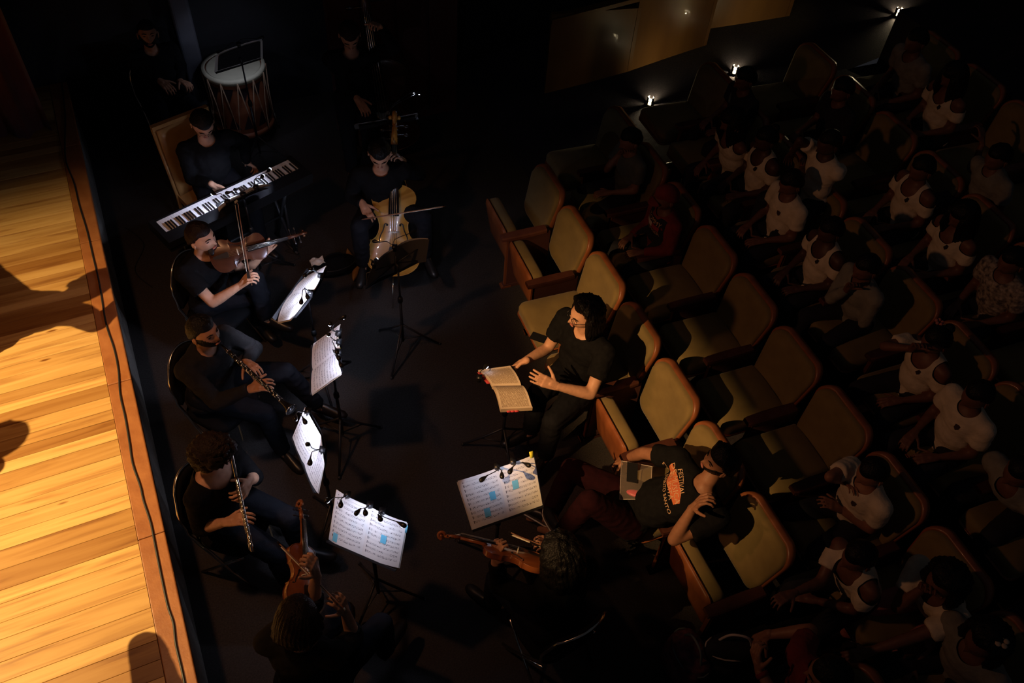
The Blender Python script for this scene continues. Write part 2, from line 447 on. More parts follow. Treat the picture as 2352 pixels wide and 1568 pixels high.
# ------------------------------------------------------------------ floor, stage, walls
WALL_U = float(UV(0, 0) @ U) if False else -7.2        # far side wall
def slab(name, m, poly, z0, z1, parent=None):
    return MB().prism([(*p[:2], z0) for p in poly], (0, 0, z1-z0)).build(name, m, parent, smooth=False)
ROW_V = [2.64, 3.57, 4.55, 5.44, 6.36, 7.28]
ROW_F = [0.0, 0.06, 0.30, 0.48, 0.70, 1.3]
UROW = norm((0.424, -0.906, 0)); VROW = np.array([-UROW[1], UROW[0], 0.0])
def RV(u, v, z=0.0):
    return UROW*u+VROW*v+Z*z

fl = slab('floor', M['carpet'], [UV(-9, -3), UV(3.6, -3), UV(3.6, 4.2), UV(-9, 4.2)], -.1, 0)
structure(fl); 
# tiers of the house, a low step under each row, the last raised to block aisle lamp light
for k in range(1, 6):
    v0 = ROW_V[k]-.52; v1 = (ROW_V[k+1]-.52) if k < 5 else ROW_V[k]+5.0
    o = slab('floor_tier', M['house_carpet'], [RV(-6.02, v0), RV(3.4, v0), RV(3.4, v1), RV(-6.02, v1)], -.1 if k == 1 else ROW_F[k-1]-.1, ROW_F[k])
    structure(o)

# stage deck: boards run from the edge to the back, nosing boards along the edge
st = bpy.data.objects.new('floor_stage', None); COL.objects.link(st); structure(st)
DECK_BACK = -6.5; NOSE_W = .155
MB().prism([UV(-8.6, DECK_BACK, 0), UV(3.4, DECK_BACK, 0), UV(3.4, EDGE_V-.03, 0), UV(-8.6, EDGE_V-.03, 0)], (0, 0, STAGE_Z-.035)).build('stage_front', M['stage_side'], st, smooth=False)
rp = random.Random(3)
u = -8.5; pm = {}
while u < 3.3:
    w = rp.choice((.085, .1, .115, .13))
    if w not in pm:
        L = -DECK_BACK+EDGE_V-NOSE_W; g = .0007
        b = MB(); h = w/2-g; bv = .0015
        prof = [(-h, -.03), (-h, -bv), (-h+bv, 0), (h-bv, 0), (h, -bv), (h, -.03)]
        a = b.addv([(-L, y, z) for y, z in prof]); c = b.addv([(0, y, z) for y, z in prof])
        for i in range(6):
            j = (i+1) % 6; b.face((a+i, a+j, c+j, c+i))
        b.face([c+i for i in range(6)]); b.face([a+i for i in reversed(range(6))])
        m = b.mesh('plank', M['plank'], smooth=False); bb = bmesh.new(); bb.from_mesh(m); bmesh.ops.recalc_face_normals(bb, faces=bb.faces); bb.to_mesh(m); bb.free()
        pm[w] = m
    o = link('plank', pm[w], st, world=False)
    o.location = Vector(UV(u+w/2, EDGE_V-NOSE_W-.002, STAGE_Z+rp.uniform(-.0006, .0006))); o.rotation_euler = (0, 0, math.atan2(V[1], V[0]))
    u += w
u = -8.5
for k in range(9):
    L = [1.45, 1.3, 1.5, 1.25, 1.4, 1.15, 1.3, 1.35, 1.5][k]
    o = MB().box((0, 0, 0), (L/2-.0015, 0, 0), (0, NOSE_W/2, 0), (0, 0, .022)).build('nosing_board', M['nosing'], st, smooth=False, world=False)
    md = o.modifiers.new('bevel', 'BEVEL'); md.width = .006; md.segments = 2
    o.location = Vector(UV(u+L/2, EDGE_V-NOSE_W/2, STAGE_Z-.018)); o.rotation_euler = (0, 0, math.atan2(U[1], U[0])); u += L

# cable along the stage edge
cp = [(140, 180), (150, 262), (149, 330), (152, 372), (170, 420), (182, 470), (200, 530), (214, 590), (228, 650), (243, 740), (262, 800), (272, 850), (276, 905), (288, 960), (298, 1020), (305, 1065), (322, 1115), (330, 1150), (346, 1200), (356, 1250), (370, 1320), (385, 1390), (398, 1430), (404, 1480), (418, 1540), (428, 1590)]
pts = [P(x, y, STAGE_Z+.008) for x, y in cp]
def smooth_path(pts, n=6):
    out = []; pts = [np.asarray(p, float) for p in pts]
    for i in range(len(pts)-1):
        p0 = pts[max(i-1, 0)]; p1 = pts[i]; p2 = pts[i+1]; p3 = pts[min(i+2, len(pts)-1)]
        for k in range(n):
            t = k/n
            out.append(.5*((2*p1)+(-p0+p2)*t+(2*p0-5*p1+4*p2-p3)*t*t+(-p0+3*p1-3*p2+p3)*t**3))
    out.append(pts[-1]); return out
o = MB().tube(smooth_path(pts, 5), .0065, 6).build('stage_cable', M['black_cable'])
tag(o, 'thin black cable snaking along the wooden stage edge', 'cable')

# far side wall with opening, red panel, angled timber panels
WU = -7.25
def wallquad(name, m, a, b, z0, z1, th=.08, parent=None):
    a = np.asarray(a, float); b = np.asarray(b, float); n = np.cross(norm(b-a), Z)*th
    return MB().prism([(*a[:2], z0), (*b[:2], z0), (*b[:2], z1), (*a[:2], z1)], n).build(name, m, parent, smooth=False)
structure(wallquad('wall_back', M['blackwall'], UV(WU-1.0, 11.0), UV(4.5, 11.0), -.1, 4.8))
structure(wallquad('wall_far', M['blackwall'], UV(WU-.9, -4.5), UV(WU-.9, 11.0), -.1, 4.8))
def hit(px, py, u0):
    """point on the vertical plane u = u0 seen at a pixel"""
    v = ray(px, py); t = (u0-CAM @ U)/(v @ U); return CAM+v*t
# curtain at the far end of the stage
cw = MB(); A = UV(-7.35, EDGE_V-4.0); n = 160
pts0 = [UV(-7.35+.06*math.sin(i*.55)+.02*math.sin(i*1.7), EDGE_V-4.2+4.0*i/n) for i in range(n+1)]
cw.grid(lambda a, b: pts0[int(round(a*n))]+Z*(STAGE_Z+b*3.6), n, 1)
o = cw.build('stage_curtain', M['curtain']); tag(o, 'dark red curtain hanging in folds at the far end of the stage', 'curtain')
cv0 = float(hit(385, 0, -7.9) @ V); cv1 = float(hit(432, 0, -7.9) @ V)
o = MB().box(UV(-8.0, (cv0+cv1)/2, 2.0), U*.10, V*((cv1-cv0)/2), Z*2.0).build('trim_column', M['column'], smooth=False); structure(o)
md = o.modifiers.new('bevel', 'BEVEL'); md.width = .03; md.segments = 3
rv0 = float(hit(752, 20, WU) @ V); rv1 = float(hit(1055, 20, WU) @ V)
o = MB().box(UV(WU-.1, (rv0+rv1)/2, 1.6), U*.05, V*((rv1-rv0)/2), Z*1.6).build('wall_panel_red', M['redwall'], smooth=False); structure(o)
for k in range(4):
    vv = rv0+(rv1-rv0)*(k+.5)/4
    MB().box(UV(WU-.045, vv, 1.6), U*.012, V*((rv1-rv0)/8-.02), Z*1.56).build('panel', M['redwall'], o, smooth=False)
# timber panels in a sawtooth along the house wall
def timber(pa, pb, z0, htop, ret, nb):
    """pa, pb foot points of a panel; ret the return vector at its far end"""
    root = bpy.data.objects.new('wall_timber', None); COL.objects.link(root); structure(root)
    pa = np.asarray(pa, float); pb = np.asarray(pb, float); d = pb-pa; nrm = np.cross(norm(d), Z)
    if nrm @ U < 0: nrm = -nrm
    for i in range(nb):
        a = pa+d*(i/nb); b = pa+d*((i+1)/nb); g = norm(d)*.004
        MB().prism([(*(a+g)[:2], z0), (*(b-g)[:2], z0), (*(b-g)[:2], htop), (*(a+g)[:2], htop)], -nrm*.05).build('panel', M['wall_wood'], root, smooth=False)
    MB().box(((pa+pb)/2)*np.array([1, 1, 0])+Z*(htop+.02)-nrm*.02, d/2, nrm*.05, Z*.022).build('cap_rail', M['wall_wood'], root, smooth=False)
    e = pb+np.asarray(ret)
    MB().prism([(*pb[:2], z0), (*e[:2], z0), (*e[:2], htop), (*pb[:2], htop)], norm(d)*.04).build('return_panel', M['wall_wood'], root, smooth=False)
    return root
RAMP = [(-20, 0), (2.9, 0), (4.0, .2), (5.0, .42), (6.0, .62), (7.3, .9), (12, 1.9)]
def ramp_z(v):
    for (a, z0), (b, z1) in zip(RAMP, RAMP[1:]):
        if a <= v <= b: return z0+(z1-z0)*(v-a)/(b-a)
    return 0.0
def foot(px, py):
    z = 0.0
    for _ in range(12): p = P(px, py, z); z = .5*z+.5*ramp_z(float(p @ VROW))
    return P(px, py, z)
b = MB(); vs_ = [v for v, z in RAMP[1:]]
b.grid(lambda a, t: RV(-6.0-3.2*t, vs_[int(round(a*5))], ramp_z(vs_[int(round(a*5))])), 5, 1)
structure(b.build('floor_aisle', M['house_carpet'], smooth=False))
wa = foot(1250, 215); wb = foot(1440, 165); wc = foot(1615, 106); wd = foot(1805, 38)
timber(wa, wb, wa[2]-.1, wa[2]+.92, -U*.02, 1)
timber(wb, wc, wb[2]-.1, wb[2]+.98, -U*.35, 1)
timber(wc-U*.3+V*.05, wd, wc[2]-.1, wc[2]+1.1, -U*.35, 1)
timber(wd-U*.3+V*.05, wd+V*2.2, wd[2]-.1, wd[2]+1.2, -U*.3, 1)

# unseen black sheet added to cut the key light off at the stage edge
n = 120
CUTOFF_V = EDGE_V-1.2; CUTOFF_Z = 5.6-(4.3-1.2)/4.3*(5.6-STAGE_Z)+.0
b = MB(); b.grid(lambda a, t: UV(-8.0+11.0*a, CUTOFF_V+.02*math.sin(a*180)*t, CUTOFF_Z+2.6*t), n, 2)
o = b.build('key_light_cutoff', M['blackwall']); structure(o)
# aisle lamps: a bare bulb between four upright fins
for (px_, py_, lb) in ((1492, 240, 'low glowing aisle lamp nearest the pit'), (1686, 168, 'low glowing aisle lamp in the middle of the aisle'), (2060, 36, 'low glowing aisle lamp farthest up the aisle')):
    c = foot(px_, py_); root = thing('aisle_lamp', lb, 'aisle lamp', c, 'aisle lamps')
    MB().lathe([(0, .045), (.012, .045), (.018, .03)], c, Z, 18).build('base', M['fixture_black'], root)
    MB().sphere(c+Z*.055, .014, 10, 7).build('bulb', M['lamp_glass'], root)
    for q in range(4):
        a = .5+q*math.pi/2+(.25 if q % 2 else -.2); d = np.array([math.cos(a), math.sin(a), 0]); s_ = np.array([-d[1], d[0], 0])
        MB().box(c+d*.032+Z*.05, s_*.017, d*.002, Z*.04).build('fin', M['fixture_black'], root, smooth=False)

# unseen downlights added to light the ends of the timber panels
for i, (pa, pb) in enumerate(((wb, wc), (wc, wd))):
    e = pb-norm(pb-pa)*.1; lp = e+U*.55+Z*1.9
    root = thing('added_downlight', ['small downlight over the first timber panel\'s end', 'small downlight over the second timber panel\'s end'][i], 'downlight', lp)
    MB().lathe([(0, .03), (.06, .035), (.1, .02)], lp, Z, 14).build('housing', M['fixture_black'], root)
    MB().tube([lp+Z*.1, lp+Z*.3-U*.6], .01, 6).build('bracket', M['fixture_black'], root)
    add_spot('added_downlight_light', lp-Z*.02, e+Z*.35, 7.0, (1.0, .66, .16), 36, 1.0, .02)

# housing of the front lamp with two unseen flaps added to trim its beam
root = thing('stage_lamp', 'black stage lamp with a flap, hung over the stage front', 'stage lamp', SPILL_L)
dh = norm((SPILL_T-SPILL_L)*np.array([1, 1, 0])); lat = np.cross(dh, Z)
dd_ = norm(SPILL_T-SPILL_L)
MB().lathe([(-.3, .09), (-.28, .11), (-.04, .11), (-.03, .10)], SPILL_L, dd_, 20).build('housing', M['fixture_black'], root)
fa, fb = [SPILL_L+.13*(RV(u_, 2.75, .81)-SPILL_L) for u_ in (-6.4, .2)]       # flap edge runs parallel to the rows
MB().prism([fa, fb, fb+Z*.35-dh*.3, fa+Z*.35-dh*.3], -dh*.004).build('flap', M['fixture_black'], root, smooth=False)
fa, fb = [SPILL_L+.10*(RV(u_, 1.34, .85)-SPILL_L) for u_ in (-6.4, .2)]
MB().prism([fa, fb, fb-Z*.35-dh*.05, fa-Z*.35-dh*.05], -dh*.004).build('flap', M['fixture_black'], root, smooth=False)
MB().tube([SPILL_L-dd_*.15, SPILL_L-dd_*.15+Z*.5], .015, 8).build('hanger', M['fixture_black'], root)
# ------------------------------------------------------------------ theatre seats
PITCH = 0.569
def seat_proto(up):
    root = bpy.data.objects.new('theatre_seat', None); COL.objects.link(root)
    W = .262
    lean = math.tan(math.radians(13))
    def outline(k=1.0, n=7):
        # front view of the back: broad rounded shoulders, tapering a little to the bottom
        pts = []
        def arc(cx, cz, r, a0, a1):
            for i in range(n+1):
                a = math.radians(a0+(a1-a0)*i/n); pts.append((cx+r*math.cos(a), cz+r*math.sin(a)))
        arc(W-.10, .86-.10, .10, 0, 90); arc(-W+.10, .86-.10, .10, 90, 180)
        arc(-W+.15, .36+.12, .12, 180, 270); arc(W-.15, .36+.12, .12, 270, 360)
        cx, cz = 0, .61
        return [(cx+(x-cx)*k, cz+(z-cz)*k) for x, z in pts]
    def yb(z, x):
        return -.17-(z-.40)*lean+.045*(x/W)**2      # curved round the sitter
    b = MB()
    # wooden shell
    o1 = outline(1.0); o2 = outline(.985)
    ns = len(o1)
    rings = []
    for k, dy in ((1.0, -.045), (1.02, -.02), (1.02, .0), (.985, .012), (.955, .008)):
        rings.append(b.addv([(x, yb(z, x)+dy, z) for x, z in outline(k)]))
    for q in range(len(rings)-1):
        for j in range(ns):
            k = (j+1) % ns; b.face((rings[q]+j, rings[q]+k, rings[q+1]+k, rings[q+1]+j))
    # rear face
    cidx = b.addv([(0, yb(.61, 0)-.05, .61)])
    for j in range(ns): b.face((cidx, rings[0]+(j+1) % ns, rings[0]+j))
    b.build('back_shell', M['seat_wood'], root, world=False)
    b = MB(); rings = []
    for k, dy in ((.958, .006), (.955, .022), (.93, .038), (.86, .045), (.6, .043), (.3, .041)):
        rings.append(b.addv([(x, yb(z, x)+dy, z) for x, z in outline(k)]))
    for q in range(len(rings)-1):
        for j in range(ns):
            k = (j+1) % ns; b.face((rings[q]+j, rings[q]+k, rings[q+1]+k, rings[q+1]+j))
    cidx = b.addv([(0, yb(.61, 0)+.041, .61)])
    for j in range(ns): b.face((cidx, rings[-1]+j, rings[-1]+(j+1) % ns))
    b.build('back_cushion', M['seat_fabric'], root, world=False)
    # seat
    def cushion(mb, sx, sy, t, fr, r=.05, n=5):
        """rounded pad: fr maps local (x across, y from hinge outwards, z pad normal) to seat space"""
        out = []
        for cx, cy, a0 in ((sx-r, sy-r, 0), (-sx+r, sy-r, 90), (-sx+.03, .03, 180), (sx-.03, .03, 270)):
            rr = r if cy > .1 else .03
            for i in range(n+1):
                a = math.radians(a0+90*i/n); out.append((cx+rr*math.cos(a), cy+rr*math.sin(a)))
        rings = []; m = len(out); cy0 = sy/2
        for k, z in ((.97, 0), (1.0, .015), (1.0, t-.03), (.975, t-.008), (.9, t+.004), (.5, t+.014)):
            rings.append(mb.addv([fr(x*k, cy0+(y-cy0)*k, z) for x, y in out]))
        for q in range(len(rings)-1):
            for j in range(m):
                k = (j+1) % m; mb.face((rings[q]+j, rings[q]+k, rings[q+1]+k, rings[q+1]+j))
        mb.face([rings[0]+j for j in reversed(range(m))]); mb.face([rings[-1]+j for j in range(m)])
    if up:
        a = math.radians(80); ca, sa = math.cos(a), math.sin(a)
        fr = lambda x, y, z: (x, .06+y*ca-(z-.095)*1.0, .17+y*sa)
        fr2 = lambda x, y, z: (x, .06+.095+y*ca+z, .17+y*sa)
    else:
        fr = lambda x, y, z: (x, -.14+y*1.24, .36+.035*y+z)
        fr2 = lambda x, y, z: (x, -.14+y*1.24, .36+.035*y-z)
    b = MB(); cushion(b, .235, .43, .095, fr); b.build('seat_cushion', M['seat_fabric'], root, world=False)
    b = MB(); cushion(b, .238, .435, .028, fr2); b.build('seat_pan', M['seat_wood'], root, world=False)
    return root
def standard_proto():
    """side panel with armrest, shared by two neighbours"""
    b = MB()
    b.bx(-.02, .02, -.14, .235, .035, .56)
    b.bx(-.026, .026, -.17, .26, .0, .035)
    pn = b
    ar = MB(); pr = []
    for i in range(13):
        t = i/12; y = -.10+.40*t; w = .036+.006*math.sin(math.pi*t); w *= (1 if t < .92 else .86)
        pr.append([(-w, y, .565), (-w, y, .59), (-w*.8, y, .602), (w*.8, y, .602), (w, y, .59), (w, y, .565)])
    rr = [ar.addv(q) for q in pr]
    for q in range(12):
        for j in range(6): ar.face((rr[q]+j, rr[q]+(j+1) % 6, rr[q+1]+(j+1) % 6, rr[q+1]+j))
    ar.face([rr[0]+j for j in range(6)]); ar.face([rr[-1]+j for j in reversed(range(6))])
    # steel leg and foot in front
    lg = MB(); lg.bx(-.014, .014, .225, .25, .02, .565); lg.bx(-.03, .03, .19, .28, .0, .02)
    return pn, ar, lg
SEAT_UP = seat_proto(True); SEAT_DN = seat_proto(False)
pn, ar, lg = standard_proto()
SM_PN = pn.mesh('side_panel', M['seat_side'], False); SM_AR = ar.mesh('armrest', M['arm_wood'], False); SM_LG = lg.mesh('leg', M['seat_wood'], False)
for m in (SM_PN, SM_AR, SM_LG):
    bb = bmesh.new(); bb.from_mesh(m); bmesh.ops.recalc_face_normals(bb, faces=bb.faces); bb.to_mesh(m); bb.free()
ROT_SEAT = math.atan2(-VROW[1], -VROW[0])-math.pi/2       # local +y faces the stage
ROW_U = [-5.39, -5.91, -5.985, -5.77, -5.9, -5.85]
def top_corner(k, i):
    """far top corner of seat i in row k (row 0 = front)"""
    return RV(ROW_U[k]+PITCH*i, ROW_V[k], ROW_F[k]+.86)
def seat_base(k, i):
    c = RV(ROW_U[k]+PITCH*(i+.5), ROW_V[k]+.0, ROW_F[k])
    # the top corner lies .17+.105 behind the origin
    return c-VROW*.265
SEATS = {}
first = {True: True, False: True}
def place_seat(k, i, up, label):
    proto = SEAT_UP if up else SEAT_DN
    if first[up]: o = proto; first[up] = False
    else: o = copy_tree(proto)
    o.location = Vector(seat_base(k, i)); o.rotation_euler = (0, 0, ROT_SEAT)
    tag(o, label, 'theatre seat', 'theatre seats in rows')
    SEATS[(k, i)] = o
    return o
def add_standard(o, side):
    for nm, m in (('side_panel', SM_PN), ('armrest', SM_AR), ('leg', SM_LG)):
        c = link(nm, m, o, world=False); c.location = (side*PITCH/2, 0, 0)

ORD = ['first', 'second', 'third', 'fourth', 'fifth', 'sixth', 'seventh', 'eighth', 'ninth', 'tenth', 'eleventh', 'twelfth', 'thirteenth']
ROWN = ['front', 'second', 'third', 'fourth', 'fifth', 'sixth']
for i in range(7):
    up = i in (0, 1, 4, 6)
    ex = ['tipped up, at the far end of the front row', 'tipped up, second from the far end of the front row', 'folded down with a phone lying on it, front row', 'the conductor sits on, front row', 'tipped up, lit, beside the conductor, front row', 'the bearded man sprawls on, front row', 'tipped up, nearest the camera in the front row'][i]
    o = place_seat(0, i, up, 'tan theatre seat '+ex)
    add_standard(o, -1 if True else 1)
    if i == 6: add_standard(o, 1)
for k in range(1, 6):
    n = [0, 12, 11, 10, 10, 8][k]
    for i in range(n):
        p = proj(top_corner(k, i))
        if (k == 5 and i < 5) or (k == 4 and i < 1): continue
        if not (-200 < p[0] < 2560 and -260 < p[1] < 1800): continue
        o = place_seat(k, i, False, 'folded down theatre seat, %s from the far wall in the %s row' % (ORD[i], ROWN[k]))
        add_standard(o, -1)
        if i == n-1: add_standard(o, 1)
# ------------------------------------------------------------------ people
WORK = bpy.data.scenes.new('work')
def eval_mesh(m, mods):
    """evaluate modifiers in a scratch scene so that the big scene is not touched"""
    o = bpy.data.objects.new('tmp', m); WORK.collection.objects.link(o)
    for f in mods: f(o)
    vl = WORK.view_layers[0]; vl.update(); dg = vl.depsgraph
    r = bpy.data.meshes.new_from_object(o.evaluated_get(dg))
    bpy.data.objects.remove(o); return r
def remesh(mb, voxel, smooth=4, fac=.5):
    m = mb.mesh('tmp', None)
    b = bmesh.new(); b.from_mesh(m); bmesh.ops.recalc_face_normals(b, faces=b.faces); b.to_mesh(m); b.free()
    def f(o):
        q = o.modifiers.new('r', 'REMESH'); q.mode = 'VOXEL'; q.voxel_size = voxel; q.adaptivity = 0
        if smooth:
            s = o.modifiers.new('s', 'SMOOTH'); s.iterations = smooth; s.factor = fac
    r = eval_mesh(m, [f]); bpy.data.meshes.remove(m); return r
def to_mb(me):
    b = MB(); b.v = [tuple(v.co) for v in me.vertices]; b.f = [tuple(p.vertices) for p in me.polygons]; b.mi = [0]*len(b.f); return b
def join_mb(*mbs):
    r = MB()
    for q in mbs:
        o = len(r.v); r.v += q.v; r.f += [tuple(i+o for i in f) for f in q.f]; r.mi += q.mi
    return r
def wrinkle(me, amp, freq, seed=0.0):
    n = len(me.vertices); nr = [v.normal.copy() for v in me.vertices]
    for i, v in enumerate(me.vertices):
        p = Vector((v.co.x*freq+seed, v.co.y*freq, v.co.z*freq*1.6))
        a = 1-2*abs(noise.noise(p)); b = noise.noise(p*2.3)
        v.co += nr[i]*amp*(a*.7+b*.5)
    me.update()
def carve(me, tests):
    """drop vertices that lie inside any test, then smooth the new border"""
    b = bmesh.new(); b.from_mesh(me)
    kill = [v for v in b.verts if any(t(v.co) for t in tests)]
    if kill: bmesh.ops.delete(b, geom=kill, context='VERTS')
    for it in range(5):
        bv = [v for v in b.verts if v.is_boundary]; new = {}
        for v in bv:
            nb = [e.other_vert(v) for e in v.link_edges if e.is_boundary]
            if len(nb) == 2: new[v] = v.co*.4+(nb[0].co+nb[1].co)*.3
        for v, c in new.items(): v.co = c
    b.to_mesh(me); b.free()

def reach(a, L, px, py, sgn):
    """point at distance L from a on the view ray through px,py; sgn +1 nearer the camera, -1 farther"""
    d = ray(px, py); oc = CAM-a; bq = oc @ d; c = oc @ oc-L*L; D = bq*bq-c
    if D < 0:
        q = CAM+d*(-bq); return a+norm(q-a)*L
    t = -bq-sgn*math.sqrt(D)
    return CAM+d*t

def head_r(d, face=1.0):
    """offset of the skull surface from its centre along a unit direction (x right, y forward, z up)"""
    x, y, z = d
    g = lambda c0, w: math.exp(-((x-c0[0])**2/w[0]**2+(z-c0[1])**2/w[1]**2))
    r = np.array([.076, .094, .112])*d
    if z < 0:
        r[0] *= 1-.26*min(1, -z*1.1)**1.4; r[1] *= 1-.10*(-z) if y > 0 else 1-.22*(-z)
    if y > 0:
        f = min(1, y*1.6)
        r[1] += face*f*(.021*g((0, -.20), (.13, .16))+.012*g((0, -.02), (.09, .2)))       # nose
        r[1] -= f*.011*(g((.36, .06), (.17, .12))+g((-.36, .06), (.17, .12)))             # eye sockets
        r[1] += f*.006*(g((.34, .26), (.3, .09))+g((-.34, .26), (.3, .09)))               # brow
        r[1] += f*.005*g((0, -.50), (.2, .06))+f*.005*g((0, -.62), (.18, .05))            # lips
        r[1] += f*.012*g((0, -.86), (.3, .14))                                            # chin
        r[1] += f*.004*(g((.5, -.22), (.2, .2))+g((-.5, -.22), (.2, .2)))
    return r
def ball(mb, pt, nu, nv):
    o = mb.addv([pt(np.array([0, 0, -1.0]))])
    for j in range(1, nv):
        t = math.pi*j/nv; st, ct = math.sin(t), -math.cos(t)
        mb.addv([pt(np.array([st*math.cos(2*math.pi*i/nu), st*math.sin(2*math.pi*i/nu), ct])) for i in range(nu)])
    e = mb.addv([pt(np.array([0, 0, 1.0]))])
    for i in range(nu):
        k = (i+1) % nu
        mb.face((o, o+1+k, o+1+i)); mb.face((e, e-nu+i, e-nu+k))
        for j in range(nv-2):
            a = o+1+j*nu; mb.face((a+i, a+k, a+nu+k, a+nu+i))
def head_mesh(mb, c, X, Y, Zh, s=1.0, fine=True):
    """skull with face; X to the person's right, Y forward, Zh up"""
    def pt(d):
        r = head_r(d); return c+s*(X*r[0]+Y*r[1]+Zh*r[2])
    ball(mb, pt, 44 if fine else 28, 34 if fine else 22)
    for q in (-1, 1):   # ears
        mb.ellipsoid(c+s*(X*q*.077-Y*.006-Zh*.012), X*.009*s, Y*.019*s+X*q*.006*s, Zh*.031*s, 10, 7)
        mb.ellipsoid(c+s*(X*q*.084-Y*.010-Zh*.008), X*.005*s, Y*.010*s, Zh*.020*s, 8, 5)
def shell(c, X, Y, Zh, s, fn, nu=44, nv=34, inset=.016):
    """surface over the skull: fn(d) thickness in metres, below zero = hidden inside"""
    mb = MB()
    def pt(d):
        t = max(fn(d), -inset); r = head_r(d)+d*t
        return c+s*(X*r[0]+Y*r[1]+Zh*r[2])
    ball(mb, pt, nu, nv); return mb
def hand_prims(mb, w, d, nrm, thumb, s=1.0, curl=.35, spread=.12, curls=None, tcurl=.4):
    """w wrist, d finger direction, nrm out of the BACK of the hand, thumb: direction of the thumb side"""
    d = norm(d); nrm = norm(nrm-d*(nrm @ d)); tq = np.cross(nrm, d)
    if tq @ thumb < 0: tq = -tq
    L = .092*s
    # palm
    for k in range(4):
        off = (.030-.020*k)*s
        mb.cone(w+tq*off*.55-d*.004, w+d*L+tq*off, .0145*s, .0125*s, 8)
    mb.cone(w, w+d*L*.45, .024*s, .022*s, 10)
    lens = [(.043, .026, .021), (.048, .030, .022), (.044, .028, .022), (.034, .021, .019)]
    for k in range(4):
        off = (.030-.020*k)*s; c = curl if curls is None else curls[k]
        p = w+d*L+tq*off; ang = c*.55
        dd = norm(d+tq*spread*(1.3-k)*.9)
        for i, l in enumerate(lens[k]):
            v = dd*math.cos(ang)-nrm*math.sin(ang); q = p+v*l*s
            r = (.0098, .0088, .008)[i]*s*(.88 if k == 3 else 1)
            mb.cone(p, q, r, r*.92, 8); p = q; ang += c*1.25
    # thumb
    p = w+d*.022*s+tq*.022*s; v = norm(d*.65+tq*.75-nrm*.25)
    for i, l in enumerate((.042, .034, .026)):
        q = p+v*l*s; r = (.0135, .011, .0095)[i]*s
        mb.cone(p, q, r, r*.92, 8); p = q; v = norm(v+d*.45*tcurl-nrm*.55*tcurl)
    return p
PEOPLE = {}
def person(key, label, k=1.0, pel=None, neck=None, head=None, look=None, face=None, L=None, R=None, legs=None, skin='skin_mid',
           shirt='black_cloth', sleeve='long', neckr=.07, trousers='dark_trousers', hair='short', hcol='hair_black', beard=None, glasses=False,
           detail=1, handL=None, handR=None, shoe=True, foot_z=0.0, roll=0.0, hw=1.0, fat=1.0, tank=False, standing=False, earring=False, headup=None):
    """pel / neck / head: world points. L and R: dict with e, w, t (elbow, wrist, finger target) as world points"""
    vox = .0095 if detail else .014
    pel = np.asarray(pel, float); neck = np.asarray(neck, float); head = np.asarray(head, float)
    spine = norm(neck-pel)
    F = np.asarray(face, float); F = norm(F-spine*(F @ spine)); S = np.cross(F, spine)      # S: person's right
    root = thing('person', label, 'person', (pel[0], pel[1], foot_z))
    ch = neck-spine*.055*k
    sw = .178*k*hw
    sh = {'R': ch+S*sw, 'L': ch-S*sw}
    hip = {'R': pel+S*.095*k, 'L': pel-S*.095*k}
    J = {}
    for sd, spec in (('L', L), ('R', R)):
        sg = 1 if sd == 'R' else -1
        if spec is None: spec = {}
        s0 = np.asarray(spec.get('s', sh[sd]), float); sh[sd] = s0
        e = spec.get('e'); w = spec.get('w'); t = spec.get('t')
        if e is None: e = s0+(S*sg*.12+F*.10-spine*.95)*.28*k
        elif len(e) == 4: e = reach(s0, .285*k, *e[:2], e[3])
        e = np.asarray(e, float)
        if w is None: w = e+norm(F*.9-S*sg*.35-spine*.1)*.25*k
        elif len(w) == 4: w = reach(e, .25*k, *w[:2], w[3])
        w = np.asarray(w, float)
        if t is None: t = w+norm(w-e)*.15*k
        elif len(t) == 4: t = reach(w, .15*k, *t[:2], t[3])
        J[sd] = (s0, e, w, np.asarray(t, float), spec)
    lg = {}
    for sd, sg in (('L', -1), ('R', 1)):
        spec = (legs or {}).get(sd, {}); h = hip[sd]
        Fh = norm(F*np.array([1, 1, 0])); Sh = norm(S*np.array([1, 1, 0]))
        if standing:
            kn = h+(-Z*.43+Fh*.02)*k; an = kn+(-Z*.43)*k
            an = np.array([an[0], an[1], foot_z+.08*k]); kn = (h+an)/2+Fh*.02
        else:
            kn = spec.get('k'); an = spec.get('a')
            if kn is None: kn = h+(Fh*.98+Sh*sg*.16)*.42*k-Z*.03*k
            elif len(kn) == 4: kn = reach(h, .43*k, *kn[:2], kn[3])
            kn = np.asarray(kn, float)
            if an is None:
                an = kn+Fh*.02*k; an = np.array([an[0], an[1], max(foot_z+.075*k, kn[2]-.41*k)])
            elif len(an) == 4: an = reach(kn, .42*k, *an[:2], an[3])
            an = np.asarray(an, float)
        ft = spec.get('f'); ft = an+norm(Fh+Sh*sg*.25)*.17*k-Z*.05*k if ft is None else np.asarray(ft, float)
        lg[sd] = (h, kn, an, ft)
    mid = pel+(neck-pel)*.38+F*.012*k; chest = pel+(neck-pel)*.70+F*.006*k
    def torso(mb, gr=0.0, top=True):
        g = gr
        mb.ellipsoid(pel, S*(.168*k*fat+g), F*(.122*k*fat+g), spine*(.13*k+g))
        mb.ellipsoid(mid, S*(.148*k*fat+g), F*(.112*k*fat+g), spine*(.17*k+g))
        mb.ellipsoid(chest, S*(.168*k*hw+g), F*(.112*k+g), spine*(.17*k+g))
        for sd in 'LR':
            mb.cone(ch+F*.0, sh[sd]-spine*.012*k, .072*k+g, .058*k+g, 12)
        mb.cone(chest+spine*.03*k, neck-spine*.02*k, .1*k+g, .06*k+g, 12)
    # ---------------- body
    hd = norm(head-neck); look = np.asarray(look, float)
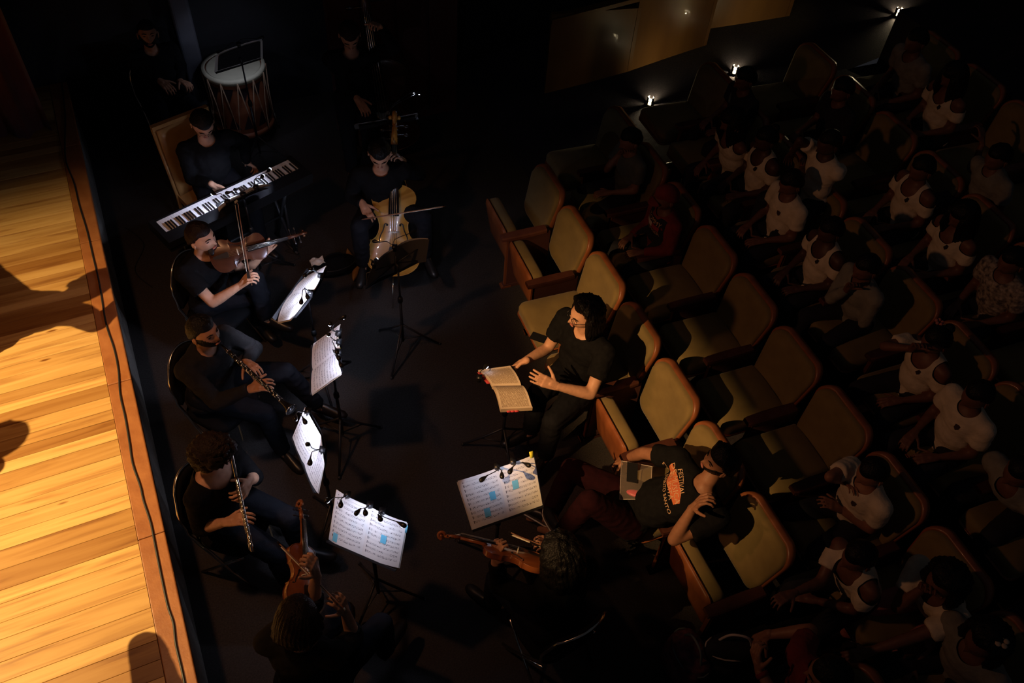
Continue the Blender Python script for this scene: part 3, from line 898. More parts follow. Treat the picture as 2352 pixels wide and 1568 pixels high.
    Yh = norm(look-head); upv = hd if headup is None else np.asarray(headup, float); Zh = norm(upv-Yh*(upv @ Yh)); Xh = np.cross(Yh, Zh)
    if roll:
        cr, sr = math.cos(roll), math.sin(roll); Zh, Xh = norm(Zh*cr+Xh*sr), norm(Xh*cr-Zh*sr)
    hs = (1.0 if k > .93 else .94)*1.06
    body = MB(); torso(body)
    body.cone(neck-spine*.03*k, head-Zh*.05*hs-Yh*.012, .056*k, .05*k, 12)
    for sd in 'LR':
        s0, e, w, t, spec = J[sd]
        body.cone(s0, e, .050*k, .040*k, 12); m1 = e+(w-e)*.25
        body.cone(e, m1, .040*k, .041*k, 12); body.cone(m1, w, .041*k, .027*k, 12)
        h, kn, an, ft = lg[sd]
        body.cone(h, kn, .084*k*fat, .056*k, 12); m2 = kn+(an-kn)*.3
        body.cone(kn, m2, .054*k, .055*k, 12); body.cone(m2, an, .055*k, .036*k, 12)
        body.cone(an-Z*.01, ft, .036*k, .024*k, 10)
    bm = to_mb(remesh(body, vox*1.05, 5))
    hm = MB(); hands = MB()
    head_mesh(hm, head, Xh, Yh, Zh, hs, detail)
    tips = {}
    for sd, hspec in (('L', handL), ('R', handR)):
        s0, e, w, t, spec = J[sd]; hspec = hspec or {}
        d = norm(t-w); sg = 1 if sd == 'R' else -1
        nr = hspec.get('n'); nr = Z*.8-F*.1+S*sg*.2 if nr is None else np.asarray(nr, float)
        th = hspec.get('thumb'); th = -S*sg if th is None else np.asarray(th, float)
        hands.cone(w-d*.02, w+d*.01, .0265*k, .024*k, 10)
        tips[sd] = hand_prims(hands, w, d, nr, th, max(k, .85)*1.02, hspec.get('curl', .45), hspec.get('spread', .1), hspec.get('curls'), hspec.get('tcurl', .4))
    hmesh = to_mb(remesh(hands, .0042 if detail else .006, 2, .4))
    allm = join_mb(bm, hm, hmesh)
    allm.build('body', M[skin], root)
    # ---------------- face details
    def hp(x, y, z): return head+hs*(Xh*x+Yh*y+Zh*z)
    if detail:
        for q in (-1, 1):
            br = MB(); br.tube([hp(q*.014, .094, .028), hp(q*.030, .090, .035), hp(q*.050, .077, .029)], [.003, .0045, .002], 6); br.build('eyebrow', M[hcol], root)
            ey = MB(); ey.ellipsoid(hp(q*.030, .0775, .010), Xh*.014*hs, Yh*.006*hs, Zh*.0055*hs, 10, 6); ey.build('eye', M['eye'], root)
        lp = MB(); lp.ellipsoid(hp(0, .0875, -.058), Xh*.022*hs, Yh*.008*hs, Zh*.0065*hs, 10, 6); lp.build('mouth', M['lip'], root)
    # ---------------- hair
    if hair:
        sd0 = hash(key) % 97
        def nz(d, f): return noise.noise(Vector((d[0]*f+sd0, d[1]*f, d[2]*f)))
        def line(d, front=.52, side=.1, back=-.5):
            """how far above the hair line"""
            y = d[1]; lim = front if y > .5 else (front+(side-front)*min(1, (.5-y)/.45) if y > .05 else side+(back-side)*min(1, (.05-y)/.7))
            return d[2]-lim
        th0, amp, fr, fl_ = {'short': (.014, .006, 5, 0), 'crop': (.008, .003, 9, 0), 'curly': (.034, .018, 7, 0), 'bob': (.03, .006, 4, 0), 'long': (.026, .007, 4, 0), 'bun': (.014, .004, 5, 0), 'shoulder': (.042, .016, 4, 0), 'afro': (.06, .016, 8, 0), 'quiff': (.02, .01, 5, 0), 'cap': (.02, .002, 3, 0)}[hair]
        def fn(d):
            fq = {'bob': (.34, -.62, -.9), 'long': (.36, -.5, -.9), 'shoulder': (.66, -.3, -.9), 'curly': (.44, -.2, -.75)}.get(hair, (.52, .12, -.5))
            a = line(d, *fq)
            m = max(-1, min(1, a*3.2+.12))
            t = (th0+amp*nz(d, fr)+.4*amp*nz(d, fr*2.7))*m if m > 0 else -.016
            if hair == 'quiff' and d[1] > .2 and d[2] > .5: t += .02
            return t
        hm2 = shell(head, Xh, Yh, Zh, hs, fn) if detail else shell(head, Xh, Yh, Zh, hs, fn, 30, 22)
        if hair in ('bob', 'long', 'shoulder'):
            lm = MB()
            lng = {'bob': .10, 'long': .27, 'shoulder': .19}[hair]
            down = norm(-Z*.75-Zh*.35-Yh*.12)
            sp_ = 100 if hair == 'shoulder' else 128
            for a in range(0, 15):
                an = math.radians(-sp_+a*2*sp_/14); rx, ry = math.sin(an), -math.cos(an)
                p0 = hp(rx*.084, ry*.098, .01+.01*math.cos(a)); ll = lng*(1+.1*math.sin(a*2.3))*(1 if abs(an) < 1.9 else .8)
                if hair == 'shoulder' and abs(an) > 1.9: ll *= .9
                p1 = p0+down*ll*.5+(Xh*rx+Yh*ry)*.014; p2 = p0+down*ll+(Xh*rx+Yh*ry)*(-.004+.012*math.sin(a*3.1))
                lm.tube([p0+Zh*.03, p0, p1, p2], [.016, .026, .030, .015], 8)
            hm2 = join_mb(hm2, lm); me = remesh(hm2, .0065, 3, .5)
            for v in me.vertices:      # strands
                dv = Vector(v.co)-Vector(head); an = math.atan2(dv.dot(Vector(Xh)), dv.dot(Vector(Yh)))
                v.co += v.normal*(.0022*math.sin(an*34+noise.noise(Vector(v.co)*9)*5))
            hm2 = to_mb(me)
        if hair == 'bun':
            hm2.ellipsoid(hp(0, -.085, .075), Xh*.035, Yh*.035, Zh*.035, 12, 8)
        o = hm2.build('hair' if hair != 'cap' else 'cap', M[hcol], root)
        if hair == 'cap':
            vz = MB(); vz.grid(lambda a, b: hp((a-.5)*.13*(1-.25*b*b), .088+b*.065*(1-2*(a-.5)**2)+.0, .048-.012*b-.05*(a-.5)**2), 10, 5)
            vo = vz.build('visor', M[hcol], o); sm = vo.modifiers.new('s', 'SOLIDIFY'); sm.thickness = .004
    if beard:
        def fb(d):
            if d[1] < -.05: return -.016
            lim = -.37 if abs(d[0]) < .22 else -.37+min(.5, (abs(d[0])-.22)*.8)
            m = min(1, max(-1, (lim-d[2])*7))
            if abs(d[0]) < .16 and -.64 < d[2] < -.46: m = -1
            return (.0032+.002*noise.noise(Vector(d)*11))*m if m > 0 else -.016
        shell(head, Xh, Yh, Zh, hs, fb).build('beard', M[beard], root)
    if glasses:
        gl = MB()
        for q in (-1, 1):
            gl.tube([hp(q*.030+.021*math.cos(a*math.pi/8), .098, .008+.016*math.sin(a*math.pi/8)) for a in range(17)], .0016, 6, caps=False)
            gl.tube([hp(q*.051, .097, .010), hp(q*.078, .04, .012), hp(q*.082, -.008, .004)], .0016, 6)
        gl.tube([hp(-.009, .1, .010), hp(.009, .1, .010)], .0016, 6)
        gl.build('glasses', M['glasses'], root)
    # ---------------- clothes
    if shirt:
        cl = MB(); g = .014*max(k, .8); torso(cl, g)
        cl.ellipsoid(pel-spine*.03*k, S*(.182*k*fat+g), F*(.135*k*fat+g), spine*(.09*k))
        for sd in 'LR':
            s0, e, w, t, spec = J[sd]
            if sleeve == 'long':
                cl.cone(s0, e, .058*k+g*.6, .048*k+g*.5, 12); q = e+(w-e)*.97
                cl.cone(e, q, .048*k+g*.5, .034*k+g*.4, 12, round1=False)
            elif sleeve == '34':
                cl.cone(s0, e, .058*k+g*.6, .048*k+g*.5, 12); q = e+(w-e)*.3
                cl.cone(e, q, .048*k+g*.5, .046*k+g*.4, 12, round1=False)
            elif sleeve == 'short':
                q = s0+(e-s0)*.62
                cl.cone(s0, q, .060*k+g*.7, .058*k+g*.8, 14, round1=False)
        me = remesh(cl, vox, 4); wrinkle(me, .006*k, 13, hash(key) % 31)
        nk = Vector(neck+F*.025*k-spine*.0*k); rn = neckr*k
        tests = [lambda c: (c-nk).length < rn]
        if tank:
            n2 = Vector(neck+F*.06*k-spine*.05*k); ax = [Vector(sh[s]+spine*.0) for s in 'LR']
            tests += [lambda c: (c-n2).length < .085*k, lambda c: min((c-a).length for a in ax) < .085*k]
        carve(me, tests)
        me.materials.append(M[shirt]); me.polygons.foreach_set('use_smooth', [True]*len(me.polygons))
        so = link('shirt', me, root)
        PEOPLE[key] = dict(root=root, shirt=so, head=head, S=S, F=F, spine=spine, chest=chest, neck=neck, pel=pel, J=J, lg=lg, tips=tips, k=k, hp=hp, Xh=Xh, Yh=Yh, Zh=Zh, hs=hs)
    if trousers:
        tr = MB(); g = .012*max(k, .8)
        tr.ellipsoid(pel-spine*.02*k, S*(.172*k*fat+g), F*(.126*k*fat+g), spine*(.125*k+g))
        for sd in 'LR':
            h, kn, an, ft = lg[sd]
            tr.cone(h, kn, .088*k*fat+g, .06*k+g, 12); m2 = kn+(an-kn)*.3; q = kn+(an-kn)*.97
            tr.cone(kn, m2, .058*k+g, .058*k+g, 12); tr.cone(m2, q, .058*k+g, .046*k+g, 12, round1=False)
        me = remesh(tr, vox*1.1, 4); wrinkle(me, .006*k, 11, 5+hash(key) % 17)
        me.materials.append(M[trousers]); me.polygons.foreach_set('use_smooth', [True]*len(me.polygons))
        link('trousers', me, root)
    if shoe:
        for sd in 'LR':
            h, kn, an, ft = lg[sd]; fd = norm((ft-an)*np.array([1, 1, .0]) if shoe != 'tilt' else ft-an); lat = norm(np.cross(fd, Z)); upn = np.cross(lat, fd)
            b = MB(); base = an-upn*.055*k-fd*.045*k
            rings = []
            for tq, wd, ht in ((0, .024, .035), (.04, .034, .075), (.1, .036, .082), (.15, .040, .062), (.2, .043, .05), (.245, .036, .04), (.272, .018, .026)):
                rings.append(b.addv([base+fd*tq*k+(lat*wd*math.cos(a)*k+upn*(max(math.sin(a), -.0)*ht)*k) for a in [2*math.pi*i/12 for i in range(12)]]))
            for q in range(len(rings)-1):
                for j in range(12): b.face((rings[q]+j, rings[q]+(j+1) % 12, rings[q+1]+(j+1) % 12, rings[q+1]+j))
            b.face([rings[0]+j for j in range(12)]); b.face([rings[-1]+j for j in range(12)])
            so = b.build('shoe', M['shoe'], root)
            if shoe == 'white_sole':
                s2 = MB(); pr = [(0, .027), (.04, .038), (.1, .040), (.15, .044), (.2, .047), (.245, .040), (.276, .02)]
                poly = [base+fd*t_*k+lat*w_*k for t_, w_ in pr]+[base+fd*t_*k-lat*w_*k for t_, w_ in reversed(pr)]
                s2.prism(poly, -upn*.018); s2.build('sole', M['sole_white'], so)
    return root
hash_ = hash
def hash(s):
    return sum((i+3)*ord(c) for i, c in enumerate(str(s)))

def decal(key, name, verts2, faces, material, centre, up=None, parent=None, lift=.004, side=0.0):
    """flat print projected on the front of a shirt; verts2 in metres (x to the viewer's right when facing the chest, y up)"""
    d = PEOPLE[key]; so = d['shirt']; me = so.data
    bvh = BVHTree.FromPolygons([v.co for v in me.vertices], [tuple(p.vertices) for p in me.polygons])
    F, spine = d['F'], d['spine']; X = -d['S']; c = d['chest']
    out = []
    for x, y in verts2:
        p = c+X*(x+centre[0])+spine*(y+centre[1])+F*.5
        h = bvh.ray_cast(Vector(p), Vector(-F))
        q = (np.array(h[0])+F*lift) if h[0] is not None else p-F*(.5-.14*d['k'])
        out.append(q)
    b = MB(); b.addv(out)
    for f in faces: b.face(f)
    return b.build(name, material, so, fix=False)
def text_mesh(txt, size, font_scale=1.0):
    cu = bpy.data.curves.new('txt', 'FONT'); cu.body = txt; cu.size = size; cu.align_x = 'CENTER'; cu.align_y = 'CENTER'; cu.resolution_u = 2
    o = bpy.data.objects.new('txt', cu); WORK.collection.objects.link(o)
    vl = WORK.view_layers[0]; vl.update(); me = bpy.data.meshes.new_from_object(o.evaluated_get(vl.depsgraph))
    bpy.data.objects.remove(o)
    vs = [(v.co.x, v.co.y) for v in me.vertices]; fs = [tuple(p.vertices) for p in me.polygons]
    return vs, fs
def rect_mesh(w, h, nx=8, ny=4, cx=0, cy=0):
    vs = [(cx-w/2+w*i/nx, cy-h/2+h*j/ny) for j in range(ny+1) for i in range(nx+1)]
    fs = [(j*(nx+1)+i, j*(nx+1)+i+1, (j+1)*(nx+1)+i+1, (j+1)*(nx+1)+i) for j in range(ny) for i in range(nx)]
    return vs, fs
# ------------------------------------------------------------------ instruments
VT = [(0, .0), (.004, .06), (.012, .105), (.03, .165), (.06, .215), (.1, .255), (.15, .28), (.2, .289), (.26, .285), (.31, .267), (.345, .25), (.37, .243), (.385, .252), (.395, .222), (.42, .192), (.46, .168), (.51, .154), (.56, .152), (.61, .163), (.65, .18), (.675, .196), (.69, .215), (.705, .207), (.74, .207), (.79, .224), (.84, .236), (.88, .233), (.92, .215), (.955, .175), (.98, .122), (.993, .075), (1.0, .0)]
def fiddle(name, label, base, tip, nrm, BL, top, cat, neckL=.74, rib=.085, endpin=0.0, chin=True, arch=.042, group=None):
    """base: bottom end of the body; tip: any point towards the scroll; nrm: out of the top plate"""
    base = np.asarray(base, float); X = norm(np.asarray(tip, float)-base); N = norm(np.asarray(nrm, float)-X*(np.asarray(nrm) @ X)); Y = np.cross(N, X)
    root = thing(name, label, cat, base, group)
    def q(x, y, z): return base+X*x*BL+Y*y*BL+N*z*BL
    def arc(t): return max(0, math.sin(math.pi*min(1, max(0, t))))**.45
    ny = 10
    def plate(sign, z0, nm, mt):
        b = MB(); n = len(VT)
        for t, w in VT:
            b.addv([q(t, (2*j/ny-1)*w*1.03, z0+sign*arch*(1-abs(2*j/ny-1)**2.2)*arc(t)) for j in range(ny+1)])
        for i in range(n-1):
            for j in range(ny): b.face((i*(ny+1)+j, i*(ny+1)+j+1, (i+1)*(ny+1)+j+1, (i+1)*(ny+1)+j))
        return b.build(nm, mt, root)
    tp = plate(1, rib/2, 'top_plate', M[top]); plate(-1, -rib/2, 'back_plate', M[top])
    b = MB(); n = len(VT)
    ring = [(t, w*.985) for t, w in VT]+[(t, -w*.985) for t, w in reversed(VT[1:-1])]
    a = b.addv([q(t, w, rib/2) for t, w in ring]); c = b.addv([q(t, w, -rib/2) for t, w in ring])
    for i in range(len(ring)): k = (i+1) % len(ring); b.face((a+i, a+k, c+k, c+i))
    b.build('ribs', M[top], root)
    # purfling edge
    b = MB(); b.tube([q(t, w*1.01, rib/2+.004) for t, w in VT]+[q(t, -w*1.01, rib/2+.004) for t, w in reversed(VT)], .006*BL, 5); b.build('edge', M[top], root)
    for s in (-1, 1):   # f holes
        f = [(.375, .185), (.37, .165), (.39, .15), (.42, .15), (.46, .135), (.50, .115), (.535, .105), (.565, .098), (.575, .08), (.56, .07)]
        fb = MB(); pts = [q(t, s*y, rib/2+arch*(1-(y/.2)**2.2)*arc(t)*.98+.008) for t, y in f]
        fb.tube(smooth_path(pts, 4), .0065*BL, 5); fb.sphere(pts[0], .014*BL, 8, 5); fb.sphere(pts[-1], .012*BL, 8, 5)
        fb.build('f_hole', M['ebony'], tp)
    h0 = rib/2+arch
    # neck, fingerboard, scroll, pegs
    NB = 1+neckL*.52
    b = MB(); b.tube([q(.97, 0, rib*.2), q(1.02, 0, h0*.75), q(NB, 0, h0*.55)], [.05*BL, .038*BL, .032*BL], 10); b.build('neck', M[top], root)
    b = MB()
    w0, w1 = .058, .036; z0, z1 = h0+.055, h0*.55+.045; x0, x1 = .66, NB
    prof = lambda x, w, z: [q(x, -w, z-.012), q(x, -w, z), q(x, -w*.5, z+.008), q(x, 0, z+.011), q(x, w*.5, z+.008), q(x, w, z), q(x, w, z-.012)]
    a = b.addv(prof(x0, w0, z0)); c = b.addv(prof(x1, w1, z1))
    for i in range(7): b.face((a+i, a+(i+1) % 7, c+(i+1) % 7, c+i))
    b.face([a+i for i in range(7)]); b.face([c+i for i in reversed(range(7))]); b.build('fingerboard', M['ebony'], root)
    b = MB(); px = NB; pz = h0*.55
    b.tube([q(px, 0, pz), q(px+.12, 0, pz-.02), q(px+.24, 0, pz-.055)], [.036*BL, .033*BL, .028*BL], 8)
    sc = [q(px+.28+.055*math.cos(t)*(1-t/16), 0, pz-.05+.055*math.sin(t)*(1-t/16)) for t in [i*.45-1.9 for i in range(20)]]
    b.tube(sc, [.032*BL*(1-i/40) for i in range(20)], 8)
    for s in (-1, 1): b.sphere(q(px+.285, s*.045, pz-.045), .024*BL, 8, 6)
    b.build('scroll', M[top], root)
    for i in range(4):
        s = -1 if i % 2 else 1; x = px+.06+.045*i; b = MB()
        b.tube([q(x, -s*.04, pz-.025), q(x, s*.10, pz-.025)], .009*BL, 6); b.ellipsoid(q(x, s*.125, pz-.025), X*.018*BL, Y*.03*BL, N*.008*BL, 8, 6)
        b.build('peg', M['ebony'], root)
    # bridge, tailpiece, strings
    b = MB(); br = [(-.058, 0), (-.05, .05), (-.03, .075), (0, .083), (.03, .075), (.05, .05), (.058, 0), (.03, 0), (.02, .02), (-.02, .02), (-.03, 0)]
    b.prism([q(.48, y, h0+z) for y, z in br], X*.014*BL); b.build('bridge', M['bow_hair'], root, smooth=False)
    b = MB(); tz = h0+.03
    b.prism([q(.06, -.022, tz), q(.30, -.05, tz+.02), q(.33, -.04, tz+.022), q(.33, .04, tz+.022), q(.30, .05, tz+.02), q(.06, .022, tz)], N*.016*BL); b.build('tailpiece', M['ebony'], root, smooth=False)
    for i in range(4):
        y = (-.036+.024*i); b = MB()
        b.tube([q(.32, y, tz+.035), q(.487, y, h0+.086-.9*abs(y)**1.5), q(NB, y*.55, z1+.02), q(NB+.06+.045*i, y*.3, pz-.02)], .0028*BL if BL < .5 else .002*BL, 5); b.build('string', M['string'], root)
    if chin:
        b = MB(); b.ellipsoid(q(.06, .14, rib/2+.03), X*.055*BL, Y*.085*BL, N*.014*BL, 12, 7); b.build('chin_rest', M['ebony'], root)
    if endpin:
        b = MB(); b.tube([q(0.01, 0, 0), q(-endpin/BL, 0, 0)], .006, 8); b.build('endpin', M['chrome'], root)
    return root
def bow(label, tip, frog, hairdir, L=None, group=None):
    tip = np.asarray(tip, float); frog = np.asarray(frog, float); d = norm(tip-frog); n = norm(np.asarray(hairdir, float)-d*(np.asarray(hairdir) @ d)); l = np.linalg.norm(tip-frog)
    root = thing('bow', label, 'bow', frog, group)
    pts = [frog-d*.02]+[frog+d*l*t-n*(.0+.006*(1-(2*t-1)**2)*-1) for t in (0, .2, .4, .6, .8, .96)]+[tip+n*.012]
    MB().tube(pts, [.0045]*2+[.0042, .004, .0036, .0032, .0030, .004], 8).build('stick', M['bow_wood'], root)
    lat = np.cross(d, n)
    MB().box(frog+d*l*.49+n*.021, d*l*.47, lat*.005, n*.0012).build('hair', M['bow_hair'], root)
    MB().box(frog+d*.045+n*.012, d*.025, lat*.007, n*.010).build('frog', M['ebony'], root, smooth=False)
    MB().prism([tip+n*-.003-lat*.005, tip+d*.012+n*.004-lat*.005, tip+n*.024-lat*.005, tip-d*.016+n*.02-lat*.005], lat*.01).build('tip', M['ebony'], root, smooth=False)
    MB().tube([frog-d*.02, frog-d*.035], .005, 8).build('screw', M['silver'], root)
    return root

# ------------------------------------------------------------------ music stands, booklets and clip lamps
def corner_pts(spec):
    return [[P(*q) for q in row] for row in spec]
def sheet_fn(top, bot):
    """top, bot: three points each (left, middle, right as the reader sees it)"""
    def quad(a, t): return a[0]*(1-t)*(1-2*t)+a[1]*4*t*(1-t)+a[2]*t*(2*t-1)
    return lambda a, b: quad(bot, a)*(1-b)+quad(top, a)*b
def booklet(label, top, bot, mat_='music', sag=.012, cat='sheet music', extra=True, nrm=None, cover='paper_edge'):
    f0 = sheet_fn(top, bot)
    c = f0(.5, .5); n = norm(np.cross(f0(1, .5)-f0(0, .5), f0(.5, 1)-f0(.5, 0)))
    if nrm is not None and n @ nrm < 0: n = -n
    root = thing('music_booklet', label, cat, f0(.5, 0))
    def bul(a): return sag*(abs(math.sin(2*math.pi*a))**.8)
    for i in range(2):
        b = MB(); b.grid(lambda a, t: f0((i+a)/2, t)+n*(bul((i+a)/2)+.010), 10, 8, uv=(i, i+1)); b.build('page', M[mat_], root)
        if extra:
            b = MB(); b.grid(lambda a, t: f0((i+a)/2+(.012 if i else -.012)*(abs(a-(1-i))), t*.985-.012)+n*(bul((i+a)/2)*.8+.004), 8, 3); b.build('page_block', M[cover], root)
    return root, (lambda a, t: f0(a, t)+n*(bul(a)+.012)), n
def sticky(root, fn, a, t, w=.05, h=.16, m='sticky'):
    b = MB(); b.grid(lambda x, y: fn(a+(x-.5)*w*2, t+(y-.5)*h), 3, 3); 
    o = b.build('sticky_note', M[m], root)
    return o
def stand(label, top, bot, base, n, wire=False, legrot=0.0, nleg=3, group=None):
    f0 = sheet_fn(top, bot)
    c = f0(.5, .45); base = np.asarray(base, float)
    X = norm(f0(1, .3)-f0(0, .3)); Yd = norm(f0(.5, 1)-f0(.5, 0)); W = np.linalg.norm(f0(1, .5)-f0(0, .5)); Hh = np.linalg.norm(f0(.5, 1)-f0(.5, 0))
    root = thing('music_stand', label, 'music stand', base, group)
    bk = c-n*.012
    if wire:
        b = MB()
        for p0, p1 in (((-.48, -.45), (.48, -.45)), ((-.48, -.45), (-.48, .2)), ((.48, -.45), (.48, .2)), ((0, 0), (-.48, .2)), ((0, 0), (.48, .2)), ((0, 0), (-.48, -.45)), ((0, 0), (.48, -.45)), ((0, -.45), (0, .3))):
            b.tube([bk+X*p0[0]*W+Yd*p0[1]*Hh, bk+X*p1[0]*W+Yd*p1[1]*Hh], .005, 6)
        b.build('desk_frame', M['iron'], root)
    else:
        b = MB(); b.grid(lambda a, t: f0(.05+.9*a, .1+.86*t)-n*.006, 12, 2); b.grid(lambda a, t: f0(.05+.9*a, .1+.86*t)-n*.010, 12, 2); b.build('desk', M['iron'], root)
    lo = f0(.5, 0)-Yd*.006
    b = MB(); b.box(lo+n*.008, X*W*.49, Yd*.003, n*.016); b.box(lo+n*.023+Yd*.005, X*W*.49, Yd*.007, n*.0015); b.build('ledge', M['iron'], root, smooth=False)
    topp = bk-n*.03
    col = base+Z*.34
    b = MB(); b.tube([bk-n*.004, topp, topp-Z*.05], .011, 8); b.build('tilt_joint', M['iron'], root)
    mid = topp*.45+(base+Z*.3)*.55
    MB().tube([topp-Z*.03, mid], .008, 8).build('pole', M['iron'], root)
    MB().tube([mid+(topp-mid)*.1, base+Z*.13], .012, 8).build('lower_pole', M['iron'], root)
    b = MB(); b.lathe([(0, .02), (.035, .02), (.05, .015)], mid-Z*.01, Z, 10); b.build('knob', M['black_plastic'], root)
    for i in range(nleg):
        a = legrot+2*math.pi*i/nleg; e = base+np.array([math.cos(a), math.sin(a), 0])*.30+Z*.012
        b = MB(); b.tube([base+Z*.33, base+(e-base)*.55+Z*.14, e], .009, 7); b.tube([base+Z*.15, base+(e-base)*.55+Z*.14], .005, 6); b.sphere(e, .014, 8, 5)
        b.build('leg', M['iron'], root)
    return root
LAMPN = [0]
def clip_lamp(label, att, heads, aim, power=.5, group='clip-on stand lamps', up=None, cone=95, bulb=False):
    """att: point on the desk rim; heads: lamp head points; aim: what they light"""
    att = np.asarray(att, float); up = Z if up is None else up
    root = thing('clip_lamp', label, 'clip lamp', att, group)
    b = MB(); b.box(att, np.array([.012, 0, 0]), np.array([0, .012, 0]), Z*.022); b.box(att+Z*.02, np.array([.018, 0, 0]), np.array([0, .018, 0]), Z*.008)
    b.build('clip', M['black_plastic'], root)
    for i, h in enumerate(heads):
        h = np.asarray(h, float); am = np.asarray(aim[i] if isinstance(aim, list) else aim, float)
        mid = att+(h-att)*.35+up*.05
        d0 = norm(h-mid)
        neckpath = smooth_path([att+Z*.02, att+(h-att)*.1+up*.045, mid, h], 6)
        MB().tube(neckpath, .0026, 6).build('gooseneck', M['black_plastic'], root)
        hd = MB(); d = norm(h-neckpath[-3]); d = norm(d*np.array([1, 1, .35]))
        hd.lathe([(-.005, .0035), (.008, .005), (.022, .0095), (.036, .0135), (.048, .0145), (.057, .0115), (.062, .004)], h, d, 12)
        ho = hd.build('lamp_head', M['black_plastic'], root)
        lc = h+d*.044; dn = norm(am-lc)
        l = MB()
        if bulb: l.ellipsoid(h+d*.058, (.012, 0, 0), (0, .012, 0), (0, 0, .012), 10, 7)
        else: l.lathe([(0, .0105), (.0015, .0105)], lc+dn*.0125, dn, 12)
        l.build('lens', M['led'], ho)
        LAMPN[0] += 1
        sp = add_spot('clip_lamp_light', lc+dn*.019, am, power, (.68, .74, 1.0), cone, .5, .008)
    return root
# ------------------------------------------------------------------ the pit: stands, scores, lamps
def R3(rows): return [P(*q) for q in rows]
def full_stand(sl, bl, top, bot, legrot=0.0, wire=False, mat_='music', sag=.012, basepx=None, facing_cam=True):
    t, b = R3(top), R3(bot); f0 = sheet_fn(t, b)
    n = norm(np.cross(f0(1, .5)-f0(0, .5), f0(.5, 1)-f0(.5, 0)))
    c = f0(.5, .4); base = np.array([c[0], c[1], 0.0])-n*np.array([1, 1, 0])*.05
    if basepx is not None: base = P(*basepx, 0.0)
    s = stand(sl, t, b, base, n, wire, legrot)
    k, fn, n = booklet(bl, t, b, mat_, sag, nrm=n, cover='paper_edge' if mat_ == 'music' else 'dark_cover')
    return s, k, fn, n
zt, zb = 1.12, .88
# stand of the violinist in the foreground
_, bk, fn, n4 = full_stand('black music stand in front of the foreground violinist with dark bob', 'open sheet music with two blue notes, lit cold white, before the foreground violinist',
    [(775, 1122, zt), (852, 1161, zt), (936, 1197, zt)], [(757, 1237, zb), (832, 1272, zb), (917, 1302, zb)], 2.2)
sticky(bk, fn, .10, .12, .037, .17); sticky(bk, fn, .76, .5, .037, .17)
b = MB(); b.box(fn(1.0, .86)+(fn(1, .5)-fn(0, .5))*.012, norm(fn(1, .5)-fn(0, .5))*.006, norm(fn(.5, 1)-fn(.5, 0))*.022, n4*.001); b.build('page_tab', M['sticky'], bk)
def lamp_px(label, a, fn, n, heads, power, cone=112, aimat=None, bulb=False):
    """a: place along the top edge; heads: (px, py) seen over the page, aim below them on the page"""
    att = fn(a, 1.0)-n*.004; hz = fn(a, 1.0)[2]+.12
    hp_ = [P(x, y, z) for x, y, z in [(h[0], h[1], h[2] if len(h) > 2 else hz) for h in heads]]
    aim = [h-n*.2*(1 if n[2] > 0 else -1)-(fn(.5, 1)-fn(.5, 0))*.35 for h in hp_]
    if aimat is not None: aim = [np.asarray(aimat)]*len(hp_)
    return clip_lamp(label, att, hp_, aim, power, up=n*.8+Z*.3, cone=cone, bulb=bulb)
PW = 1.6
lamp_px('clip lamp at the left corner of the foreground violinist\'s stand', .18, fn, n4, [(783, 1148), (766, 1142)], PW*.35, aimat=fn(.2, .5))
lamp_px('clip lamp at the middle of the foreground violinist\'s stand', .5, fn, n4, [(828, 1168), (838, 1168)], PW*.62, aimat=fn(.5, .5))
lamp_px('clip lamp at the right of the foreground violinist\'s stand', .68, fn, n4, [(869, 1182), (912, 1198)], PW*.38, aimat=fn(.8, .5))
# stand of the violinist on the right
_, bk, fn, n5 = full_stand('black music stand before the violinist seated with back to camera on the right', 'open sheet music with three blue notes and a yellow tab, before the right-hand violinist',
    [(1050, 1103, zt), (1142, 1073, zt), (1224, 1043, zt)], [(1085, 1215, zb), (1165, 1187, zb), (1245, 1160, zb)], 2.6, sag=.006)
sticky(bk, fn, .36, .52, .04, .16); sticky(bk, fn, .245, .24, .04, .17); sticky(bk, fn, .68, .58, .04, .17)
b = MB(); b.box(fn(.97, 1.02), norm(fn(1, .5)-fn(0, .5))*.012, norm(fn(.5, 1)-fn(.5, 0))*.02, n5*.001); b.build('page_tab', M['sticky_yellow'], bk)
lamp_px('clip lamp at the middle of the right-hand violinist\'s stand', .49, fn, n5, [(1119, 1092), (1152, 1082)], PW*.24, 84)
lamp_px('clip lamp at the right of the right-hand violinist\'s stand', .7, fn, n5, [(1178, 1072), (1201, 1062)], PW*.19, 84)
# stand of the clarinettist
_, bk, fn, n2 = full_stand('black music stand facing the clarinettist', 'open sheet music lit cold white in front of the clarinettist',
    [(785, 745, zt), (784, 800, zt), (788, 858, zt)], [(723, 790, zb), (721, 850, zb), (719, 907, zb)], .6)
for t_ in (.55, .85):
    b = MB(); b.box(fn(t_, 1.02), norm(fn(1, .5)-fn(0, .5))*.01, norm(fn(.5, 1)-fn(.5, 0))*.01, n2*.001); b.build('page_tab', M['sticky_yellow'], bk)
lamp_px('clip lamp at the far corner of the clarinettist\'s stand', .25, fn, n2, [(757, 745, zt+.14), (776, 735, zt+.14)], PW*1.0, aimat=fn(.25, .45))
lamp_px('clip lamp on the upper half of the clarinettist\'s stand', .42, fn, n2, [(757, 768, zt+.12), (770, 798)], PW*1.1, aimat=fn(.5, .45))
lamp_px('clip lamp at the middle of the clarinettist\'s stand', .62, fn, n2, [(772, 813), (778, 828)], PW*.8, aimat=fn(.75, .45))
